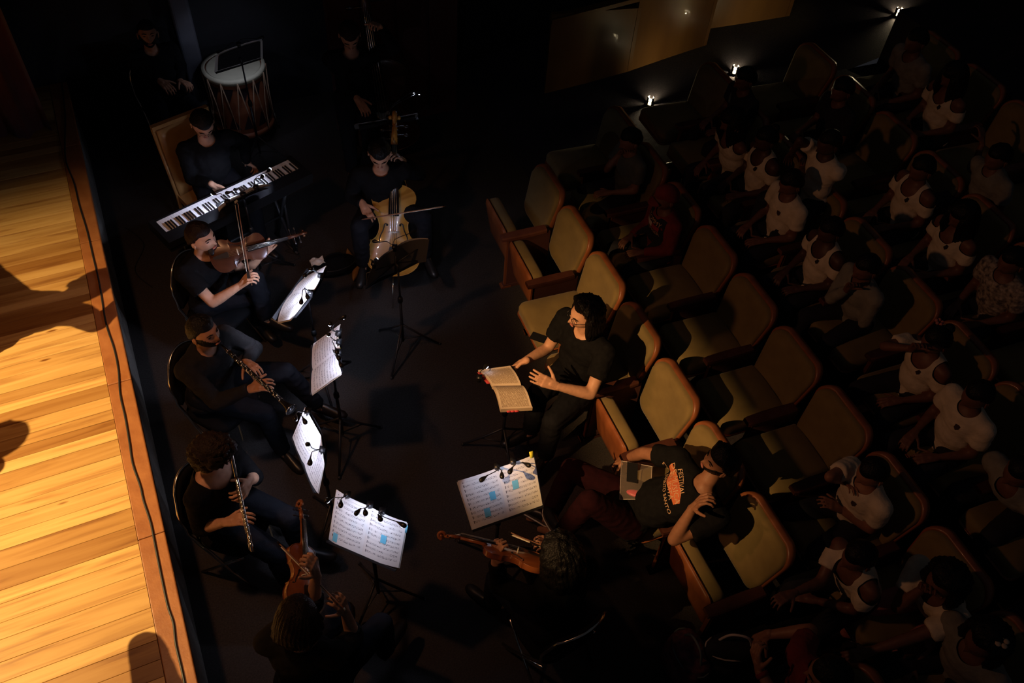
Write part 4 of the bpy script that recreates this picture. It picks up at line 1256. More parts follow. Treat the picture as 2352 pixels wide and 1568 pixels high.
# stand of the flautist
_, bk, fn, n3 = full_stand('black music stand facing the flautist', 'open sheet music glaring white in front of the flautist',
    [(704, 934, zt), (741, 1000, zt), (748, 1062, zt)], [(675, 1003, zb), (703, 1066, zb), (733, 1132, zb)], .2)
lamp_px('clip lamp at the far corner of the flautist\'s stand', .1, fn, n3, [(680, 950, zt+.11), (695, 958, zt+.11)], PW*2.0, aimat=fn(.3, .45))
lamp_px('clip lamp at the near half of the flautist\'s stand', .78, fn, n3, [(712, 1021), (713, 1050)], PW*2.4, aimat=fn(.68, .45))
# stand of the violist
_, bk, fn, n1 = full_stand('black music stand facing the violist', 'curling sheet music lit white in front of the violist',
    [(752, 612, 1.18), (728, 664, 1.2), (672, 735, 1.18)], [(722, 628, .96), (672, 676, .94), (640, 742, .95)], 1.0, sag=.01)
lamp_px('clip lamp at the far end of the violist\'s stand', .3, fn, n1, [(708, 624, 1.31), (718, 613, 1.31)], PW*3.0, aimat=fn(.4, .4))
lamp_px('clip lamp at the middle of the violist\'s stand', .62, fn, n1, [(703, 672, 1.3), (693, 683, 1.3)], PW*6.5, aimat=fn(.75, .3))
# stand of the cellist, seen from behind
s7, bk, fn, n7 = full_stand('wire music stand seen from behind in front of the cellist', 'open sheet music seen from behind before the cellist',
    [(985, 549, 1.12), (908, 572, 1.1), (848, 636, 1.06)], [(977, 602, .87), (905, 627, .86), (843, 662, .87)], .35, wire=True, mat_='music_fine', sag=.02)
n7 = n7
lamp_px('clip lamp on the cellist\'s stand', .5, fn, n7, [(872, 556, 1.08), (940, 536, 1.1)], PW*1.6, 130, P(905, 510, .6))
lamp_px('clip lamp at the low corner of the cellist\'s stand', .86, fn, n7, [(858, 600, 1.0)], PW*1.2, 130, P(900, 560, .5), True)
# stand behind the drum, seen from behind
_, bk, fn, n8 = full_stand('dark music stand seen from behind in front of the drum', 'sheet music on the stand before the drum',
    [(602, 92, 1.26), (550, 106, 1.25), (497, 128, 1.23)], [(603, 133, 1.06), (548, 150, 1.06), (494, 166, 1.06)], .1, sag=.006)
lamp_px('clip lamp on the stand before the drum', .5, fn, n8, [(592, 88, 1.22), (512, 116, 1.18)], PW*.8, 120, P(535, 145, .78))
# stand of the double bass player, seen edge on
_, bk, fn, n9 = full_stand('dark music stand seen from behind in front of the double bass', 'yellowed sheet music on the stand before the double bass',
    [(960, 262, 1.2), (893, 275, 1.2), (815, 288, 1.2)], [(955, 272, 1.08), (893, 284, 1.08), (818, 298, 1.08)], .7, mat_='music_fine', sag=.0)
lamp_px('clip lamp on the stand before the double bass', .5, fn, n9, [(940, 215, 1.3), (952, 218, 1.28)], PW*.4, 120)
# stand behind the keyboard
_, bk, fn, n10 = full_stand('low music stand behind the digital piano', 'sheet music on the low stand behind the digital piano',
    [(625, 428, 1.0), (560, 452, .98), (505, 487, .96)], [(604, 425, .86), (552, 449, .86), (502, 478, .86)], .7, sag=.012)
lamp_px('clip lamp with bright heads over the piano keys', .25, fn, n10, [(612, 396, .98), (598, 410, .96)], PW*1.5, 112, P(560, 437, .76), True)
lamp_px('clip lamp over the middle of the piano keys', .5, fn, n10, [(545, 436, 1.0), (533, 440, 1.0)], PW*1.4, 112, P(500, 465, .76))
lamp_px('clip lamp over the left of the piano keys', .8, fn, n10, [(497, 447, .99)], PW*1.8, 112, P(430, 495, .76))

# conductor's desk with the thick score
def conductor_score():
    root = thing('conductor_score', 'thick open score with red page tabs on the conductor\'s low stand', 'score', P(1160, 895, .80))
    g0, g1 = P(1130, 889, .86), P(1197, 888, .83)        # gutter: from the outer edge to the conductor's side
    a0, a1 = P(1098, 852, .87), P(1172, 842, .84)
    b0, b1 = P(1150, 942, .86), P(1223, 938, .83)
    for (q0, q1, s) in ((a0, a1, 0), (b0, b1, 1)):
        d0 = q0-g0; d1 = q1-g1
        nn = Z
        def f(u, t):
            base = (g0+d0*t)*(1-u)+(g1+d1*t)*u
            return base+nn*((.055 if s else .03)*math.sin(math.pi*min(1, t*1.15))**.7*(1-.35*t)+.012)
        b = MB(); b.grid(lambda t, u: f(u, t), 14, 8, uv=(0, 1)); b.build('page', M['score_page'], root)
        for k in range(5 if s else 3):
            b = MB(); b.grid(lambda t, u: f(u, t*(.985-.01*k))-nn*(.006*(k+1)), 12, 3); b.build('page_block', M['paper_tan'], root)
        b = MB()   # closed fore edge of the block
        th = .034 if s else .02
        b.grid(lambda u, v: f(u, 1.0)-nn*th*v, 8, 2); b.grid(lambda t, v: f(0, t)-nn*th*v, 12, 2); b.grid(lambda t, v: f(1, t)-nn*th*v, 12, 2)
        b.build('block_edge', M['paper_tan'], root)
    for k, t in enumerate((.25, .5, .72)):
        c = (g0+(a0-g0)*t); e = norm(a0-g0); o = norm(g0-g1)
        b = MB(); b.box(c+o*.008+Z*.015, o*.014, e*.018, Z*.004); b.build('page_tab', M['tab_red'], root)
    for k in range(3):
        c = b0*(.75-.12*k)+b1*(.25+.12*k); b = MB(); b.box(c-Z*.012, norm(b1-b0)*.014, norm(b0-g0)*.012, Z*.002); b.build('page_tab', M['tab_red'], root)
    t = [P(1098, 850, .85), P(1130, 888, .85), P(1150, 942, .85)]; bb = [P(1175, 842, .8), P(1200, 886, .8), P(1225, 938, .8)]
    f0 = sheet_fn(t, bb); n = norm(np.cross(f0(1, .5)-f0(0, .5), f0(.5, 1)-f0(.5, 0)))
    if n[2] < 0: n = -n
    c = f0(.5, .5); base = np.array([c[0], c[1], 0])
    stand('black low music stand carrying the conductor\'s score', [p-n*.02 for p in t], [p-n*.02 for p in bb], base, n, True, .9)
    clip_lamp('dark clip lamp at the outer edge of the conductor\'s score', P(1101, 870, .9), [P(1110, 848, .94)], P(1140, 870, .85), .012, up=Z)
conductor_score()

# ------------------------------------------------------------------ digital piano
def piano():
    K = [(357.4, 510.7), (663.1, 367.3), (684.4, 390.4), (381.2, 535.8)]
    w = [P(x, y, .76) for x, y in K]
    X = norm((w[1]-w[0])+(w[2]-w[3])); Y = norm(np.cross(Z, X))
    if Y @ (w[3]-w[0]) < 0: Y = -Y
    c0 = w[0]*1.0; c0 = ((w[0]+w[1])/2)-X*.6125
    root = thing('digital_piano', 'black digital piano with lit white keys on a stand', 'piano', (c0[0], c0[1], 0))
    kw = 1.225/52
    def q(x, y, z): return c0+X*x+Y*y+Z*z
    b = MB(); b.box(q(.6125, .11, -.06), X*.66, Y*.165, Z*.035); b.box(q(.6125, .225, -.02), X*.66, Y*.062, Z*.03)
    for s in (-.025, 1.25): b.box(q(s, .07, -.01), X*.022, Y*.10, Z*.022)
    o = b.build('case', M['black_plastic'], root, smooth=False)
    for i in range(52):
        b = MB(); b.box(q((i+.5)*kw, .075, -.008), X*(kw/2-.0006), Y*.0775, Z*.010); b.build('white_key', M['white_key'], root, smooth=False)
    # left end in the picture is the treble: C B A G F E D ...
    names = 'CBAGFED'
    for i in range(51):
        if names[i % 7] in 'BAGED' and i+1 < 52:
            # black key lies between this key and the lower neighbour, except below C and F
            nm = names[i % 7]
            if nm in ('B', 'A', 'G', 'E', 'D'):
                b = MB(); b.prism([q((i+1)*kw-.0055, .055, .002), q((i+1)*kw+.0055, .055, .002), q((i+1)*kw+.0055, .153, .002), q((i+1)*kw-.0055, .153, .002)], Z*.011)
                b.build('black_key', M['ebony'], root, smooth=False)
    for s in (.22, 1.0):
        b = MB(); b.tube([q(s, -.02, -.1), q(s, .26, -.74)], .015, 8); b.tube([q(s, .26, -.1), q(s, -.02, -.74)], .015, 8); b.tube([q(s, -.06, -.745), q(s, .3, -.745)], .014, 8); b.build('stand_leg', M['iron'], root)
    b = MB(); b.tube([q(.22, .12, -.42), q(1.0, .12, -.42)], .012, 8); b.build('cross_bar', M['iron'], root)
    bx = MB(); a = P(648, 440, .66); bx.box(a, X*.065, Y*.045, Z*.02); o = bx.build('audio_box', M['teal_box'], None, smooth=False); tag(o, 'small teal audio box with red light behind the digital piano', 'audio box')
    o.parent = None
    b = MB(); b.sphere(P(640, 430, .682), .004); b.build('indicator', emit('red_led', (1, .05, .05), 3.0), o, world=False)
    b = MB(); b.tube([np.array([a[0], a[1], .64]), np.array([a[0], a[1], .0])], .012, 8); b.build('post', M['iron'], o, world=False)
piano()

# ------------------------------------------------------------------ drum
def drum():
    ct = P(535, 148, .78); r = .275; hgt = .62
    root = thing('rope_drum', 'large rope-tensioned drum with painted dark triangles', 'drum', (ct[0], ct[1], .0))
    c = np.array([ct[0], ct[1], 0.0])
    z0, z1 = .14, .14+hgt
    MB().lathe([(z0, r*.97), (z0+.02, r), (z1-.02, r), (z1, r*.97)], c, Z, 40, cap=True).build('shell', M['drum_wood'], root)
    MB().lathe([(z1+.002, r*.93), (z1+.008, r*.9)], c, Z, 40).build('drum_head', M['drum_skin'], root, smooth=False)
    for zz in (z0-.005, z1-.03):
        MB().lathe([(zz, r+.004), (zz, r+.02), (zz+.045, r+.02), (zz+.045, r-.012)], c, Z, 40, cap=False).build('hoop', M['drum_skin'] if zz > .4 else M['drum_wood'], root)
    n = 12
    def cyl(a, z, rr=r+.003): return c+np.array([rr*math.cos(a), rr*math.sin(a), z])
    for i in range(n):
        a = 2*math.pi*i/n; da = math.pi/n*.82
        for zc, s in ((z1-.08, -1), (z0+.09, 1)):
            b = MB(); m = 6
            pts = [cyl(a-da+2*da*k/m, zc) for k in range(m+1)]
            tip = [cyl(a, zc+s*.15)]
            o = b.addv(pts+tip+[p-norm(np.array([math.cos(a), math.sin(a), 0]))*.004 for p in pts])
            for k in range(m): b.face((o+k, o+k+1, o+m+1))
            b.build('painted_triangle', M['drum_dark'], root)
    b = MB(); m = n*2
    for i in range(n):
        a0 = 2*math.pi*(i-.25)/n; a1 = 2*math.pi*(i+.25)/n; a2 = 2*math.pi*(i+.75)/n
        zm = (z0+z1)/2
        b.tube([cyl(a0, z1-.01, r+.024), cyl((a0+a1)/2, zm+.02, r+.012), cyl(a1, z0+.02, r+.024), cyl((a1+a2)/2, zm+.02, r+.012), cyl(a2, z1-.01, r+.024)], .006, 6)
    b.build('rope', M['rope'], root)
    for i in range(3):
        a = 2*math.pi*i/3+.4; MB().tube([cyl(a, z0+.05, r+.02), cyl(a, 0.0, r+.05)], .011, 8).build('leg', M['chrome'], root)
drum()

# ------------------------------------------------------------------ black stacking chairs, beige chair
def chair_proto():
    root = bpy.data.objects.new('orchestra_chair', None); COL.objects.link(root)
    b = MB(); n = 24
    def sup(a, k=1.0): 
        c, s = math.cos(a), math.sin(a); return (.215*k*math.copysign(abs(c)**.55, c), .205*k*math.copysign(abs(s)**.55, s)+.02)
    rings = []
    for k, z in ((.95, .415), (1, .425), (1, .45), (.96, .468), (.7, .474)):
        rings.append(b.addv([(*sup(2*math.pi*i/n, k), z) for i in range(n)]))
    for q in range(4):
        for j in range(n): b.face((rings[q]+j, rings[q]+(j+1) % n, rings[q+1]+(j+1) % n, rings[q+1]+j))
    b.face([rings[0]+j for j in range(n)]); b.face([rings[-1]+j for j in range(n)])
    b.build('seat', M['black_cloth'], root, world=False)
    def bp(x, t):     # back: curved panel, rounded at the top
        return (x*.215*(1-.25*max(0, t-.6)**1.2/.33), -.19-.06*t+.05*x*x, .56+.33*t-.07*x*x*t)
    b = MB(); b.grid(lambda a, t: bp(2*a-1, t), 10, 8)
    o = b.build('backrest', M['black_cloth'], root, world=False); md = o.modifiers.new('s', 'SOLIDIFY'); md.thickness = .025
    b = MB(); path = [(-.2, .16, 0), (-.2, -.1, .42), (-.215, -.16, .55)]+[bp(-1, t/4) for t in range(1, 5)]+[(x_, y_-.004, z_+.006) for x_, y_, z_ in [bp(-1+2*i/10, 1) for i in range(1, 10)]]+[bp(1, (4-t)/4) for t in range(0, 4)]+[(.215, -.16, .55), (.2, -.1, .42), (.2, .16, 0)]
    b.tube(path, .010, 8); b.build('back_frame', M['chrome'], root, world=False)
    for s in (-1, 1):
        MB().tube([(s*.19, .18, .42), (s*.205, -.02, .2), (s*.21, -.2, .0)], .010, 8).build('leg', M['chrome'], root, world=False)
        MB().tube([(s*.19, -.16, .42), (s*.2, .02, .2), (s*.205, .2, .0)], .010, 8).build('leg', M['chrome'], root, world=False)
    return root
CHAIR = chair_proto(); CH1 = [True]
def chair_at(pel, F, label, back=.03):
    o = CHAIR if CH1[0] else copy_tree(CHAIR); CH1[0] = False
    f = norm(np.array([F[0], F[1], 0])); p = np.array([pel[0], pel[1], 0])+f*back
    o.location = Vector(p); o.rotation_euler = (0, 0, math.atan2(f[1], f[0])-math.pi/2)
    return tag(o, label, 'chair', 'black orchestra chairs in the pit')
# ------------------------------------------------------------------ musicians
def sit(headpx, hz, facepx, lean=.06, k=1.0, nb=.05, th=.46, floor=0.0, side=0.0):
    head = P(*headpx, hz); t = P(*facepx, hz); F = norm((t-head)*np.array([1, 1, 0])); S = np.cross(F, Z)
    neck = head-Z*.175*k-F*nb
    pel = neck-F*lean+S*side; pel = np.array([pel[0], pel[1], neck[2]-th*k])
    return head, neck, pel, F
def flat(v): return norm(np.asarray(v)*np.array([1, 1, 0]))

# --- violist
h, nk, pl, F = sit((462, 545), 1.22, (640, 640), .03)
vb, vt = P(492, 590, 1.10), P(640, 552, 1.12)
person('violist', 'violist in black T-shirt with short dark hair playing a dark viola', pel=pl, neck=nk, head=h, look=P(610, 590, 1.25), face=F,
       R=dict(e=(489, 695, 0, -1), w=(552, 655, 0, 1), t=(580, 632, 0, 1)), L=dict(e=(560, 628, 0, -1), w=(606, 580, 0, 1), t=(632, 548, 0, 1)),
       handR=dict(curl=.75, n=Z+F*.3), handL=dict(curl=1.0, n=-F*.3-Z*.2+np.cross(Z, F)*.6, thumb=-F), skin='skin_light', shirt='black_cloth', sleeve='short', hair='short', hcol='hair_dark_brown', beard=None,
       legs=dict(R=dict(k=(612, 672, 0, 1), a=(592, 738, 0, -1)), L=dict(k=(585, 640, 0, 1))))
chair_at(pl, F, 'black chair under the violist')
camdir = norm(CAM-vb)
fiddle('viola', 'dark brown viola held by the violist', P(484, 596, 1.08), P(640, 552, 1.13), norm(camdir*.55+Z*.35+flat(P(560, 700, 1.1)-P(560, 560, 1.1))*.35), .40, 'viola_top', 'viola')
bow('thin viola bow held upright by the violist', P(546, 462, 1.40), P(577, 645, 1.0), flat(P(500, 600, 1.2)-P(560, 600, 1.2)))

# --- clarinettist
h, nk, pl, F = sit((468, 762), 1.24, (600, 830), .05)
cm = P(513, 796, 1.13)
cb_ = reach(cm, .66, 668, 940, 1)
person('clarinettist', 'bearded clarinettist in black long-sleeved shirt', pel=pl, neck=nk, head=h, look=P(610, 815, 1.3), face=F,
       R=dict(e=(525, 952, 0, -1), w=(574, 893, 0, 1), t=(612, 880, 0, 1)), L=dict(e=(585, 800, 0, -1), w=(566, 832, 0, 1), t=(590, 852, 0, 1)),
       handR=dict(curl=.55, n=Z+np.cross(F, Z)*.3), handL=dict(curl=.6, n=Z), skin='skin_mid', shirt='black_shirt2', sleeve='long', hair='short', hcol='hair_black', beard='hair_black', fat=1.12,
       legs=dict(L=dict(k=(706, 850, 0, 1), a=(730, 930, 0, -1)), R=dict(k=(640, 960, 0, 1), a=(650, 1035, 0, -1))))
chair_at(pl, F, 'black chair under the clarinettist')
def clarinet():
    root = thing('clarinet', 'black clarinet with silver keys', 'clarinet', cm)
    d = norm(cb_-cm); n = norm(camdir-d*(camdir @ d)); s = np.cross(d, n)
    MB().lathe([(-.03, .003), (-.005, .008), (.03, .0105), (.055, .012)], cm, d, 14).build('mouthpiece', M['clarinet'], root)
    MB().lathe([(.055, .014), (.11, .0145)], cm, d, 14).build('barrel', M['clarinet'], root)
    MB().lathe([(.11, .0125), (.57, .0135)], cm, d, 14).build('body', M['clarinet'], root)
    MB().lathe([(.57, .0145), (.60, .017), (.63, .024), (.65, .033), (.662, .040), (.664, .036), (.64, .022)], cm, d, 20, cap=False).build('bell', M['clarinet'], root)
    for t in (.055, .11, .165, .335, .345, .565, .662):
        rr = .0405 if t > .65 else .0155
        MB().lathe([(t-.003, rr-.0005), (t-.003, rr+.001), (t+.003, rr+.001), (t+.003, rr-.0005)], cm, d, 16, cap=False).build('ring', M['silver'], root)
    for i, t in enumerate((.15, .18, .2, .225, .25, .275, .3, .37, .4, .43, .46, .485, .51, .53)):
        b = MB(); c = cm+d*t+n*.016+s*.006*((-1)**i)
        b.lathe([(-.003, .006), (.002, .0075), (.004, .005)], c, n, 10); b.tube([c, c+d*.03+s*.004], .0022, 6); b.build('key', M['silver'], root)
    b = MB(); b.tube([cm+d*.15+s*.014+n*.008, cm+d*.33+s*.014+n*.008], .002, 6); b.tube([cm+d*.36-s*.012+n*.01, cm+d*.54-s*.012+n*.01], .002, 6); b.build('rod', M['silver'], root)
clarinet()

# --- flautist
h, nk, pl, F = sit((487, 1042), 1.24, (640, 1090), .02)
f0_, = [P(527, 1022, 1.17)]; f1_ = reach(f0_, .67, 580, 1266, 1)
person('flautist', 'flautist with curly dark hair playing a silver flute', pel=pl, neck=nk, head=h, look=P(620, 1060, 1.05), face=F,
       R=dict(e=(462, 1212, 0, -1), w=(520, 1198, 0, 1), t=(566, 1188, 0, 1)), L=dict(e=(584, 1095, 0, -1), w=(572, 1105, 0, 1), t=(552, 1142, 0, 1)),
       handR=dict(curl=.5, n=Z+F*.2), handL=dict(curl=.65, n=F+Z*.5, thumb=-F), skin='skin_light', shirt='black_cloth', sleeve='34', neckr=.118, hair='curly', hcol='hair_brown',
       legs=dict(L=dict(k=(665, 1190, 0, 1)), R=dict(k=(640, 1275, 0, 1))), fat=.95)
o = chair_at(pl, F, 'black chair with chrome rim and yellow sticker under the flautist')
b = MB(); b.box((-.12, -.262, .80), (.035, 0, .0), (0, .002, 0), (0, .0, .016)); b.build('sticker', M['sticky_yellow'], o, world=False, smooth=False)
def flute():
    root = thing('flute', 'silver flute held across by the flautist', 'flute', f0_)
    d = norm(f1_-f0_); n = norm(camdir-d*(camdir @ d)); s = np.cross(d, n)
    MB().lathe([(0, .009), (.008, .0105), (.012, .0095), (.21, .0095)], f0_, d, 14).build('head_joint', M['silver'], root)
    MB().lathe([(.21, .0105), (.235, .0105), (.24, .0095), (.565, .0095), (.57, .011), (.59, .011), (.6, .0095), (.67, .0095)], f0_, d, 14).build('body', M['silver'], root)
    b = MB(); b.ellipsoid(f0_+d*.07+s*.006, d*.02, s*.009, n*.012, 12, 7); b.build('lip_plate', M['silver'], root)
    for i, t in enumerate((.27, .30, .325, .35, .375, .40, .425, .455, .48, .505, .53, .555, .61, .63)):
        b = MB(); c = f0_+d*t+n*.0105; b.lathe([(0, .0085), (.004, .009), (.006, .006)], c, n, 12); b.build('key', M['silver'], root)
    b = MB(); b.tube([f0_+d*.26+s*.013, f0_+d*.56+s*.013], .0022, 6); b.tube([f0_+d*.59+s*.013, f0_+d*.66+s*.013], .0022, 6); b.build('rod', M['silver'], root)
flute()

# --- violinist in the foreground
h, nk, pl, F = sit((682, 1432), 1.22, (745, 1260), .05, nb=.03)
person('violinist', 'violinist with dark bob seen from above and behind, bottom of the picture', pel=pl, neck=nk, head=h, look=P(705, 1335, 1.05), face=F,
       R=dict(e=(812, 1462, 0, -1), w=(792, 1402, 0, 1), t=(778, 1376, 0, 1)), L=dict(e=(722, 1385, 0, -1), w=(726, 1318, 0, 1), t=(716, 1280, 0, 1)),
       handR=dict(curl=.8), handL=dict(curl=.95, n=np.cross(F, Z)*.8+Z*.4, thumb=-np.cross(F, Z)), skin='skin_light', shirt='black_shirt2', sleeve='34', neckr=.09, hair='bob', hcol='hair_dark_brown', fat=.95,
       legs=dict(R=dict(k=(880, 1430, 0, 1)), L=dict(k=(800, 1370, 0, 1))), trousers='dark_trousers')
chair_at(pl, F, 'black chair under the foreground violinist')
vb = P(692, 1402, 1.12)
fiddle('violin', 'reddish violin of the foreground violinist, scroll pointing up', vb, P(690, 1240, 1.16), norm(Z*.75+flat(P(800, 1330, 1)-P(690, 1330, 1))*.75), .355, 'violin_top', 'violin')
bow('bow crossing the reddish violin of the foreground violinist', P(640, 1246, 1.25), P(783, 1390, 1.19), -Z)

# --- violinist on the right, back to camera
h, nk, pl, F = sit((1288, 1282), 1.22, (1190, 1150), .06, nb=.03)
person('violinist_right', 'violinist in black seated with back to camera on the right', pel=pl, neck=nk, head=h, look=P(1190, 1200, 1.05), face=F,
       R=dict(e=(1330, 1300, 0, -1), w=(1266, 1250, 0, 1), t=(1243, 1240, 0, 1)), L=dict(e=(1150, 1345, 0, -1), w=(1138, 1290, 0, 1), t=(1140, 1245, 0, 1)),
       handR=dict(curl=.8), handL=dict(curl=.95, n=-np.cross(F, Z)*.9+Z*.3, thumb=np.cross(F, Z)), skin='skin_mid', shirt='black_cloth', sleeve='long', hair='shoulder', hcol='hair_black')
chair_at(pl, F, 'black chair with a chrome glint under the right-hand violinist')
fiddle('violin', 'orange-brown violin of the right-hand violinist, ribs toward camera', P(1255, 1300, 1.11), P(1075, 1246, 1.15), norm(Z*.8+flat(P(1190, 1150, 1)-P(1190, 1280, 1))*.7), .355, 'violin_top', 'violin')
bow('bow held by the right-hand violinist', P(1172, 1222, 1.18), P(1246, 1252, 1.16), -Z)

# --- cellist
h, nk, pl, F = sit((872, 352), 1.22, (905, 560), .04)
person('cellist', 'cellist in black bending over a golden cello', pel=pl, neck=nk, head=h, look=P(875, 560, .85), face=F,
       R=dict(e=(806, 450, 0, -1), w=(833, 468, 0, 1), t=(850, 502, 0, 1)), L=dict(e=(965, 400, 0, -1), w=(928, 370, 0, 1), t=(905, 350, 0, 1)),
       handR=dict(curl=.6), handL=dict(curl=.8, n=-F*.2+Z*.3-np.cross(F, Z)*.5), skin='skin_mid', shirt='black_cloth', sleeve='long', hair='short', hcol='hair_black',
       legs=dict(R=dict(k=(825, 520, 0, 1)), L=dict(k=(975, 500, 0, 1))))
chair_at(pl, F, 'black chair under the cellist')
cB = P(903, 632, .26); cT = reach(cB, .755, 905, 408, 1)
fiddle('cello', 'golden cello held upright by the cellist', cB, cT, CAM-cB, .755, 'cello_top', 'cello', neckL=.80, rib=.15, endpin=.28, chin=False, arch=.035)
cup = norm(cT-cB); cn = norm((CAM-cB)-cup*((CAM-cB) @ cup))
mid = cB+cup*.755*.60+cn*.16
fr = reach(mid, .26, 838, 503, 1)
ctip = reach(fr, .71, 1022, 474, 1)
bow('cello bow drawn across the strings', ctip, fr, -cn)

# --- double bass player
h = P(803, 80, 1.56); F = flat(P(860, 300, 1)-P(812, 90, 1)); nk = h-Z*.18-F*.05; pl = nk-Z*.49-F*.06
person('bassist', 'double bass player in black standing behind the dark double bass', pel=pl, neck=nk, head=h, look=P(835, 330, 1.0), face=F, standing=True,
       R=dict(e=(798, 190, 0, -1), w=(820, 226, 0, 1), t=(842, 258, 0, 1)), L=dict(e=(905, 110, 0, 1), w=(872, 62, 0, 1), t=(860, 50, 0, 1)),
       handR=dict(curl=.5), handL=dict(curl=.9), skin='skin_mid', shirt='black_cloth', sleeve='long', hair='short', hcol='hair_brown', beard='hair_brown')
bB = P(893, 332, .17); bT = reach(bB, 1.10, 858, 120, 1)
fiddle('double_bass', 'dark brown double bass, barely lit', bB, bT, norm((CAM-bB)*np.array([1, 1, .5])), 1.10, 'bass_top', 'double bass', neckL=.75, rib=.17, endpin=.16, chin=False, arch=.04)

# --- keyboard player
h, nk, pl, F = sit((465, 283), 1.24, (545, 400), .05)
person('pianist', 'keyboard player in black with glasses behind the digital piano', pel=pl, neck=nk, head=h, look=P(530, 470, .85), face=F,
       R=dict(e=(440, 410, 0, -1), w=(488, 424, 0, 1), t=(508, 440, 0, -1)), L=dict(e=(560, 325, 0, -1), w=(566, 372, 0, -1), t=(592, 388, 0, -1)),
       handR=dict(curl=.4, spread=.25), handL=dict(curl=.6, spread=.15), skin='skin_light', shirt='black_cloth', sleeve='long', hair='short', hcol='hair_black', glasses=True)
# high-backed beige chair behind the keyboard player
def beige_chair():
    a = P(349, 292, 1.10); bq = P(412, 268, 1.10); X = norm((bq-a)*np.array([1, 1, 0])); Fd = norm(np.cross(Z, X)); 
    if Fd @ F < 0: Fd = -Fd
    c = (a+X*.24)*np.array([1, 1, 0])
    root = thing('high_back_chair', 'beige high-backed wooden chair under the keyboard player', 'chair', c)
    def q(x, y, z): return c+X*x+Fd*y+Z*z
    b = MB(); b.grid(lambda s, t: q((s-.5)*.46, .10-.10*t+.02*(2*s-1)**2, .45+.62*t), 8, 8); o = b.build('backrest', M['chair_beige'], root); m = o.modifiers.new('s', 'SOLIDIFY'); m.thickness = .03
    b = MB(); b.box(q(0, 0, 1.085), X*.25, Fd*.022, Z*.022); b.build('top_rail', M['chair_beige'], root, smooth=False)
    for s in (-1, 1):
        b = MB(); b.tube([q(s*.24, 0, 1.08), q(s*.235, .10, .45), q(s*.235, .06, .0)], .018, 8); b.build('back_post', M['chair_beige'], root)
        b = MB(); b.tube([q(s*.22, .52, .43), q(s*.22, .52, 0)], .018, 8); b.build('leg', M['chair_beige'], root)
    b = MB(); b.box(q(0, .32, .44), X*.24, Fd*.23, Z*.03); b.build('seat', M['chair_beige'], root, smooth=False)
beige_chair()

# --- drummer
h, nk, pl, F = sit((339, 78), 1.22, (470, 230), .04)
person('drummer', 'bearded drummer in black seated beside the rope drum, facing camera', pel=pl, neck=nk, head=h, look=P(450, 420, 1.6), face=F,
       R=dict(e=(330, 180, 0, -1), w=(368, 186, 0, 1), t=(392, 205, 0, 1)), L=dict(e=(415, 150, 0, -1), w=(415, 186, 0, 1), t=(438, 196, 0, 1)),
       handR=dict(curl=.5), handL=dict(curl=.7), skin='skin_mid', shirt='black_cloth', sleeve='long', hair='crop', hcol='hair_black', beard='hair_black')
chair_at(pl, F, 'black chair under the drummer')
# ------------------------------------------------------------------ conductor and front row
STG = -VROW
def seatpel(k, i, fwd=.02):
    p = seat_base(k, i)+STG*fwd; return np.array([p[0], p[1], ROW_F[k]+.56])
F = flat(P(1150, 880, 1)-P(1345, 760, 1)); h = P(1343, 722, 1.27); nk = h-Z*.18-F*.045; pl = seatpel(0, 3, .04)
pl = nk*np.array([1, 1, 0])+Z*.56-F*.03
person('conductor', 'conductor in black T-shirt with long wavy dark hair and glasses, reaching to the score', k=1.04, pel=pl, neck=nk, head=h, look=P(1150, 790, 1.24), face=F,
       R=dict(e=(1258, 800, 0, -1), w=(1205, 829, 0, 1), t=(1172, 842, 0, -1)), L=dict(e=(1352, 915, 0, -1), w=(1277, 886, 0, 1), t=(1232, 868, 0, 1)),
       handR=dict(curl=.6, n=Z-F*.2), handL=dict(curl=.18, spread=.06, n=-F*.2+np.cross(F, Z)*-.9, thumb=Z), skin='skin_light', shirt='black_cloth', sleeve='short', hair='shoulder', hcol='hair_black', glasses=True, fat=1.1, hw=1.08,
       neckr=.066, legs=dict(R=dict(k=(1235, 905, 0, 1)), L=dict(k=(1270, 965, 0, 1))))
# bearded man sprawled in the front row
F = flat(P(1300, 1120, .6)-P(1560, 1150, .6)); pl = P(1452, 1175, .52); nk = P(1622, 1118, .97); h = P(1655, 1060, 1.10)
person('sprawler', 'bearded man in black printed T-shirt and maroon trousers sprawled in the front row', k=1.03, pel=pl, neck=nk, head=h, look=P(1420, 1040, 1.25), face=Z*.9+F*.5,
       R=dict(s=P(1560, 1052, .95), e=(1478, 1040, 0, -1), w=(1440, 1052, 0, -1), t=(1408, 1062, 0, -1)), L=dict(s=P(1650, 1190, .92), e=(1545, 1240, 0, -1), w=(1592, 1165, 0, 1), t=(1622, 1138, 0, 1)),
       handR=dict(curl=.4, n=Z), handL=dict(curl=.7, n=Z-F*.2, thumb=Z), skin='skin_tan', shirt='black_cloth', sleeve='short', hair='quiff', hcol='hair_black', beard='hair_black', trousers='maroon_trousers', shoe='white_sole',
       legs=dict(R=dict(k=(1310, 1075, 0, 1), a=(1258, 1188, 0, -1), f=P(1215, 1190, .03)), L=dict(k=(1355, 1150, 0, 1), a=(1290, 1225, 0, -1), f=P(1240, 1215, .03))), headup=Z*.5-F*.4)
